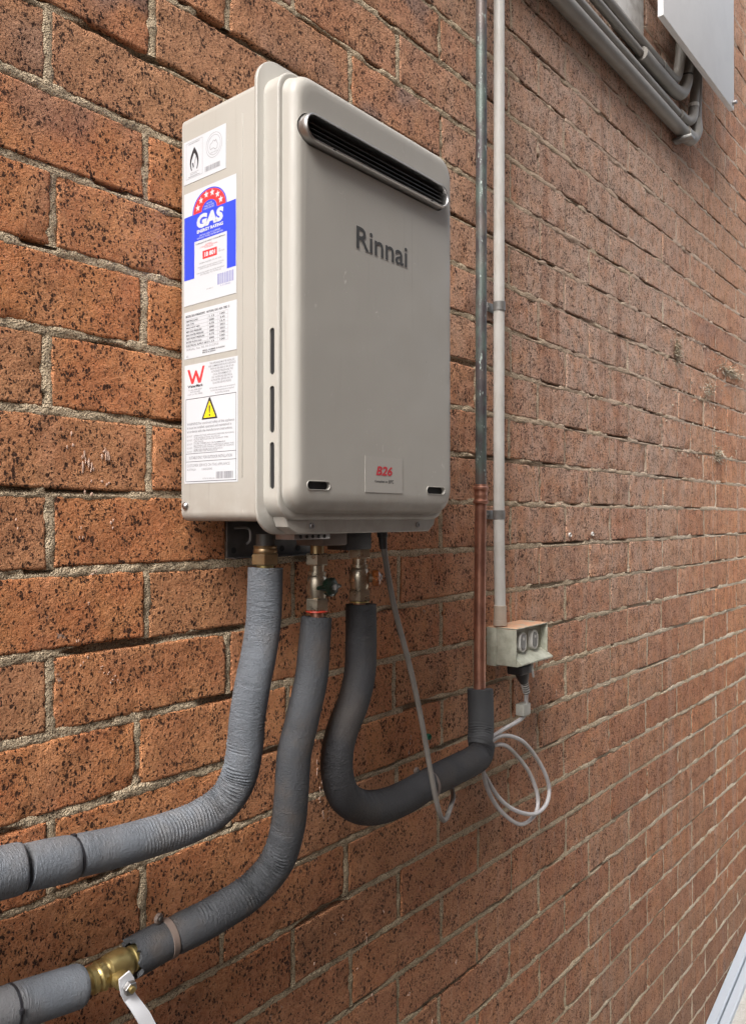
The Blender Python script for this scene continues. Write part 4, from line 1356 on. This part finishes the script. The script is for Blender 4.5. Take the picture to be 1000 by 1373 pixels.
# ------------------------------------------------------------------ riser: bright copper below, old green pipe above
rz = empty('riser_pipe', (1.205, -.045, 1.30), 'vertical gas riser, bright copper below its coupling and green tarnished above', 'pipe')
tube('copper_length', [(1.1965, -.047, 1.300), (1.2005, -.045, 1.45), (1.2040, -.045, 1.643)], .0102, M['copper'], rz, .05, 24)
lathe('coupling', (1.2040, -.045, 1.6430), (.01, 0, 1), [(0, .0118), (.002, .0138), (.0055, .0138), (.0070, .0120), (.0120, .0114), (.0140, .0122), (.0165, .0122), (.0185, .0114), (.0240, .0120), (.0252, .0138), (.0290, .0138), (.0310, .0116), (.0345, .0112)], M['copper'], rz, 28)
tube('tarnished_length', [(1.2045, -.045, 1.674), (1.2065, -.045, 2.1), (1.2075, -.045, 2.6), (1.208, -.045, 4.2)], .0098, M['patina'], rz, .05, 24)

# ------------------------------------------------------------------ grey conduit with clips
cn = empty('conduit', (1.296, -.022, 1.42), 'straight pale grey conduit running down the wall to the power outlet', 'conduit')
tube('conduit_length', [(1.3010, -.0265, 1.452), (1.3040, -.0225, 1.624), (1.3065, -.0215, 2.02), (1.308, -.0215, 2.6), (1.309, -.0215, 4.2)], .0104, M['pvc'], cn, .05, 24)
lathe('socket', (1.3002, -.0268, 1.4165), (.02, 0, 1), [(0, .0128), (.010, .0128), (.0104, .0120), (.0365, .0120), (.0372, .0104)], M['pvc_dusty'], cn, 24)
for cx, cz in ((1.3045, 1.624), (1.3066, 2.018)):
    c_ = lathe('saddle_clip', (cx, -.0220, cz - .0085), (0, 0, 1), [(0, .0106), (.0002, .0118), (.0168, .0118), (.0170, .0106)], M['galv'], cn, 28)
    box('clip_tab', (cx - .0165, -.0060, cz - .0085), (cx + .0165, -.0030, cz + .0085), M['galv'], c_, .0004)
    lathe('clip_screw', (cx - .0135, -.0060, cz), (0, -1, 0), [(0, .0022), (.0010, .0020), (.0014, .001)], M['chrome'], c_, 12)

# ------------------------------------------------------------------ power outlet
go = empty('power_outlet', (1.345, -.02, 1.345), 'weathered pale plastic weatherproof double socket with hooded switches and dusty top', 'power outlet')
PLS = M['plastic']
box('back_box', (1.2900, -.0250, 1.3400), (1.4200, -.003, 1.4130), PLS, go, .002)
GX0, GX1, GY0, GY1, GZ0, GZ1 = 1.2890, 1.4120, -.0680, -.0250, 1.3430, 1.4145
body = bmesh.new()
# hood: top, two cheeks, back plate and sloping sill are one moulding
def addbox(lo, hi, b=.0012):
    box_bm(lo, hi, b, 2, body)
addbox((GX0, GY0, GZ1 - .0028), (GX1, GY1 + .0, GZ1))
addbox((GX0, GY0 + .0005, GZ0 + .0005), (GX0 + .0030, GY1, GZ1 - .0029))
addbox((GX1 - .0026, GY0 + .0005, GZ0 + .0105), (GX1 + .0002, GY1, GZ1 - .0029))
hood = bmobj('hood', body, PLS, go, 40)
box('face_plate', (GX0 + .0031, -.0530, GZ0 + .0115), (GX1 - .0027, -.0252, GZ1 - .0030), PLS, go)
# sill wedge
sv = []
for x in (GX0 + .0032, GX1 + .0030):
    sv += [(x, -.0535, GZ0 + .0220), (x, -.0770, GZ0 + .0060), (x, -.0770, GZ0 + .0035), (x, -.0680, GZ0 + .0004), (x, -.0535, GZ0 + .0004)]
mesh('sill', sv, [(0, 1, 6, 5), (1, 2, 7, 6), (2, 3, 8, 7), (3, 4, 9, 8), (4, 0, 5, 9), (4, 3, 2, 1, 0), (5, 6, 7, 8, 9)], PLS, go)
for sx in (1.3250, 1.3700):
    sw = bmobj('switch', capsule_bm((sx, -.0530, 1.3850), (0, 0, 1), (1, 0, 0), (0, -1, 0), .0185, .0118, 0, .0080), PLS, go, 50)
    sw.data.materials.clear(); sw.data.materials.append(M['pvc'])
    capsule_ring('switch_rim', (sx, -.0530, 1.3850), (0, 0, 1), (1, 0, 0), (0, -1, 0), .0185, .0118, [(0, .0080), (.0006, .0098), (.0020, .0098), (.0026, .0082)], M['pvc'], sw)
    rk = bmobj('rocker', capsule_bm((sx, -.0612, 1.3850), (0, 0, 1), (1, 0, 0), (0, -1, 0), .0140, .0070, 0, .0020), M['galv'], sw, 50)
    lathe('rocker_mark', (sx, -.0632, 1.3910), (0, -1, 0), [(0, .0028), (.0004, .0028)], M['pvc'], sw, 14)

# ------------------------------------------------------------------ power cord with plug
pc = empty('appliance_cable', (1.32, -.05, 1.33), 'grey appliance cable with black plug under the outlet, coiled once, running up to the heater', 'cable')
bm = box_bm((1.318, -.062, 1.3220), (1.366, -.030, 1.3395), .004, 3)
pl = bmobj('plug', bm, M['plug'], pc, 50)
tube('plug_grip', [(1.345, -.046, 1.330, .0150), (1.352, -.046, 1.314, .0120), (1.358, -.045, 1.303, .0080)], .012, M['plug'], pl, .004, 20)
tube('strain_relief', [(1.358, -.045, 1.3060), (1.3645, -.045, 1.2935), (1.3700, -.044, 1.2800)], .0062, M['plug'], pl, .003, 18)
dirv = Vector((.0120, .001, -.026)).normalized()
for i in range(5):
    lathe('relief_ring', Vector((1.3590, -.045, 1.3030)) + dirv * (.0052 * i), dirv, [(0, .0062), (.0004, .0080 - .0002 * i), (.0020, .0080 - .0002 * i), (.0024, .0062)], M['pvc'], pl, 20)
tube('white_clip', [(1.352, -.066, 1.345), (1.350, -.067, 1.335), (1.353, -.067, 1.322), (1.358, -.065, 1.316)], .0022, M['pvc'], pl, .004, 10)
tg = box('cord_tag', (1.345, -.052, 1.240), (1.372, -.034, 1.262), M['tag'], pc, .0015)
cA = [(.8115, -.140, 1.5950), (.8155, -.140, 1.574), (.832, -.135, 1.533), (.853, -.130, 1.487), (.8885, -.126, 1.412), (.919, -.123, 1.334), (.940, -.122, 1.265), (.951, -.124, 1.219), (.966, -.122, 1.184),
      (.983, -.117, 1.166), (1.003, -.110, 1.162), (1.035, -.095, 1.165), (1.080, -.070, 1.163), (1.130, -.035, 1.166), (1.185, -.022, 1.176), (1.232, -.026, 1.182)]
tube('cord', cA, .0039, M['cord_dark'], pc, .006, 12)
lathe('gland', (.8105, -.140, 1.6040), (.12, 0, -1), [(0, .0070), (.010, .0070), (.011, .0058), (.026, .0050)], M['plug'], pc, 18)
cB = [(1.232, -.026, 1.182), (1.270, -.028, 1.196), (1.310, -.030, 1.190), (1.362, -.024, 1.160), (1.411, -.027, 1.113), (1.436, -.032, 1.060), (1.416, -.037, 1.031), (1.364, -.034, 1.026), (1.300, -.032, 1.066), (1.258, -.030, 1.112), (1.240, -.028, 1.155),
      (1.245, -.030, 1.195), (1.290, -.034, 1.212), (1.364, -.036, 1.188), (1.427, -.036, 1.138), (1.463, -.038, 1.092), (1.474, -.038, 1.060), (1.450, -.042, 1.040), (1.400, -.044, 1.038), (1.335, -.040, 1.062), (1.285, -.034, 1.098), (1.250, -.026, 1.145),
      (1.232, -.022, 1.178), (1.246, -.026, 1.205), (1.290, -.034, 1.221), (1.335, -.040, 1.229), (1.360, -.043, 1.236), (1.367, -.044, 1.250), (1.3685, -.044, 1.270), (1.369, -.044, 1.283)]
tube('cord', cB, .0039, M['cord'], pc, .006, 12)

# small green wall plug left in a joint
gp = lathe('wall_plug', (1.100, -.001, 1.246), (0, -1, 0), [(0, .005), (.008, .0052), (.009, .004), (.002, .003)], M['greenplug'], None, 14)
tag(gp, 'small green plastic wall plug poking out of the mortar above the right lagged pipe', 'wall plug')

for x_, lab_ in ((1.641, 'white plastic wall plug in a brick right of the conduit, nearer of the pair'), (1.758, 'white plastic wall plug in a brick right of the conduit, farther of the pair')):
    wp_ = lathe('wall_plug', (x_, -.0015, 1.580), (0, -1, 0), [(0, .0050), (.0035, .0052), (.0042, .0040), (.0010, .0026)], M['pvc'], None, 14)
    tag(wp_, lab_, 'wall plug', 'white wall plugs')

# ------------------------------------------------------------------ conduits at the upper right
def hor(name, z, y, r, x0, x1, mat, label, extra=None, seg=18):
    o = tube(name, [(x0, y, z), ((x0 + x1) / 2, y, z + .002), (x1, y, z)], r, mat, None, .1, seg)
    tag(o, label, 'conduit', 'painted conduits at the upper right')
    return o


CP = M['conduit_paint']
# lowest: wide painted conduit with end elbow turning up into the straight vertical one
cA_ = empty('conduit', (1.9, -.026, 2.72), 'lowest painted conduit, ending in a corner elbow with a straight upright', 'conduit', 'painted conduits at the upper right')
tube('conduit_length', [(.9, -.022, 2.731), (1.7, -.022, 2.731), (2.345, -.022, 2.731)], .0185, CP, cA_, .1, 20)
tube('elbow', [(2.335, -.024, 2.731, .0205), (2.375, -.024, 2.732, .0205), (2.405, -.024, 2.741, .020), (2.420, -.030, 2.765, .019), (2.423, -.030, 2.80, .016)], .02, CP, cA_, .01, 20)
tube('conduit_length', [(2.423, -.030, 2.78), (2.430, -.030, 2.95), (2.432, -.030, 3.06)], .0150, CP, cA_, .05, 18)
box('saddle_clip', (2.300, -.0560, 2.699), (2.330, -.002, 2.7080), M['galv'], cA_, .002)
# second
cB_ = empty('conduit', (1.9, -.03, 2.765), 'second painted conduit from the bottom with a small swept elbow', 'conduit', 'painted conduits at the upper right')
tube('conduit_length', [(.9, -.024, 2.7645), (1.7, -.024, 2.7645), (2.300, -.024, 2.7645)], .0120, CP, cB_, .1, 18)
tube('elbow', [(2.285, -.026, 2.7645, .0145), (2.340, -.028, 2.766, .0145), (2.372, -.034, 2.782, .0145), (2.386, -.034, 2.812, .0145), (2.388, -.034, 2.836, .0140)], .0145, CP, cB_, .008, 18)
tube('flexible_conduit', [(2.388, -.034, 2.830), (2.398, -.036, 2.89), (2.385, -.040, 2.955), (2.350, -.045, 3.02), (2.33, -.05, 3.08)], .0135, CP, cB_, .01, 18)
lathe('coupling', (2.388, -.034, 2.822), (0, 0, 1), [(0, .0155), (.010, .0155)], M['pvc'], cB_, 20)
# brown cable in the gap
cb = tube('cable', [(.9, -.012, 2.786), (1.6, -.012, 2.788), (2.0, -.012, 2.785), (2.30, -.012, 2.787)], .009, M['cable_brown'], None, .1, 12)
tag(cb, 'thin brown cable in the dark gap between the painted conduits', 'cable')
# third with coupling and big elbow
cC_ = empty('conduit', (1.9, -.03, 2.83), 'third painted conduit, with a thick coupling and a wide elbow', 'conduit', 'painted conduits at the upper right')
tube('conduit_length', [(.9, -.026, 2.811), (1.7, -.026, 2.811), (2.03, -.026, 2.811)], .0100, CP, cC_, .1, 18)
tube('elbow', [(2.000, -.028, 2.809, .0175), (2.10, -.028, 2.809, .0175), (2.235, -.030, 2.811, .0175), (2.290, -.033, 2.825, .018), (2.318, -.036, 2.868, .0180), (2.322, -.036, 2.890, .0180)], .018, CP, cC_, .01, 20)
lathe('tie_band', (2.322, -.036, 2.882), (0, 0, 1), [(0, .0188), (.005, .0188)], M['tie'], cC_, 20)
tube('flexible_conduit', [(2.322, -.036, 2.880), (2.335, -.037, 2.935), (2.322, -.042, 2.99), (2.285, -.048, 3.05), (2.26, -.052, 3.10)], .0160, CP, cC_, .01, 18)
# top
cD_ = empty('conduit', (1.9, -.03, 2.87), 'topmost painted conduit passing under the white timber', 'conduit', 'painted conduits at the upper right')
tube('conduit_length', [(.9, -.024, 2.843), (1.7, -.024, 2.843), (2.16, -.024, 2.843)], .0140, CP, cD_, .1, 18)
tube('elbow', [(2.150, -.024, 2.843, .0145), (2.230, -.025, 2.845, .0145), (2.262, -.028, 2.860, .0145), (2.276, -.033, 2.912, .0145), (2.280, -.036, 2.960, .0145), (2.265, -.043, 3.01, .0145), (2.24, -.05, 3.06, .0145)], .0145, CP, cD_, .01, 18)
lathe('coupling', (2.146, -.024, 2.843), (1, 0, 0), [(0, .0162), (.012, .0162)], CP, cD_, 20)

# white timber and meter board
wt = empty('painted_timber', (1.95, -.012, 2.90), 'short upright of flaking white painted timber resting on the conduits', 'timber')
box('board', (1.846, -.0220, 2.8620), (2.034, -.0035, 3.70), M['white_timber'], wt, .002)
for bx, bz in ((1.975, 2.985), (2.010, 3.02)):
    lathe('bolt_head', (bx, -.0218, bz), (0, -1, 0), [(0, .0080), (.005, .0080), (.006, .006)], M['dark_metal'], wt, sides=6)
mb = empty('meter_board', (2.4, -.07, 2.88), 'large flat white board standing off the wall beside the conduits', 'board')
box('board', (1.995, -.0870, 2.8820), (2.605, -.0720, 3.72), M['white_board'], mb, .0015)
box('spacer', (2.200, -.0718, 3.10), (2.240, -.002, 3.72), M['dark_metal'], mb)
box('spacer', (2.520, -.0718, 3.00), (2.560, -.002, 3.72), M['dark_metal'], mb)
lathe('corner_bolt', (2.590, -.0868, 2.8990), (0, -1, 0), [(0, .009), (.002, .009), (.003, .006), (.012, .0055)], M['zinc'], mb, 18)

# ------------------------------------------------------------------ rail at the foot of the wall
rl = empty('skirting_rail', (2.6, -.04, slope(2.6)), 'pale blue plastic two step rail along the foot of the wall', 'rail')
def rail_strip(y0, y1, h):
    xs_ = (1.62, 2.4, 5.5, 7.0)
    v = []
    for x in xs_:
        z = slope(x) + .012
        v += [(x, y0, z), (x, y1, z), (x, y1 + .002, z + h * .85), (x, y1 + .006, z + h), (x, y0, z + h)]
    f = [(a * 5 + k, a * 5 + (k + 1) % 5, a * 5 + 5 + (k + 1) % 5, a * 5 + 5 + k) for a in range(3) for k in range(5)]
    return mesh('rail_strip', v, f + [(4, 3, 2, 1, 0), (15, 16, 17, 18, 19)], M['rail'], rl)
rail_strip(-.0045, -.034, .024)
rail_strip(-.036, -.062, .014)

# ------------------------------------------------------------------ dry tufts caught on the wall
def tuft(x, z, w_, h_, n, lab, seed):
    r = random.Random(seed)
    bm = bmesh.new()
    for i in range(n):
        px, pz = x + r.gauss(0, w_ * .4), z + r.gauss(0, h_ * .35)
        a = r.uniform(-math.pi, math.pi)
        L = r.uniform(.006, .022)
        p0 = Vector((px, -.001, pz))
        d = Vector((math.cos(a) * .6, -r.uniform(.2, 1), math.sin(a) * .7 - .35)).normalized()
        p1 = p0 + d * L * .6
        p2 = p1 + (d + Vector((r.uniform(-.6, .6), 0, -r.uniform(0, .9)))).normalized() * L * .5
        wv = Vector((r.uniform(.4, 1), r.uniform(-.3, .3), r.uniform(-.4, .4))).normalized() * r.uniform(.0008, .0022)
        v = [bm.verts.new(q) for q in (p0 - wv, p0 + wv, p1 + wv * .8, p1 - wv * .8, p2)]
        bm.faces.new((v[0], v[1], v[2], v[3])); bm.faces.new((v[3], v[2], v[4]))
    o = bmobj('moss_tuft', bm, M['tuft'])
    tag(o, lab, 'moss', kind='stuff')


tuft(2.335, 2.105, .030, .045, 260, 'dark dry moss tuft hanging under the joint, leftmost on the far wall', 5)
tuft(2.86, 2.115, .16, .022, 420, 'long pale fringe of dry moss along the joint near the right edge', 6)
tuft(2.72, 1.825, .055, .030, 260, 'star shaped pale dry moss clump lowest on the far wall', 7)
tuft(2.62, 2.02, .06, .06, 150, 'thin scattered moss strands between the larger clumps', 8)

cam.data.dof.use_dof = False
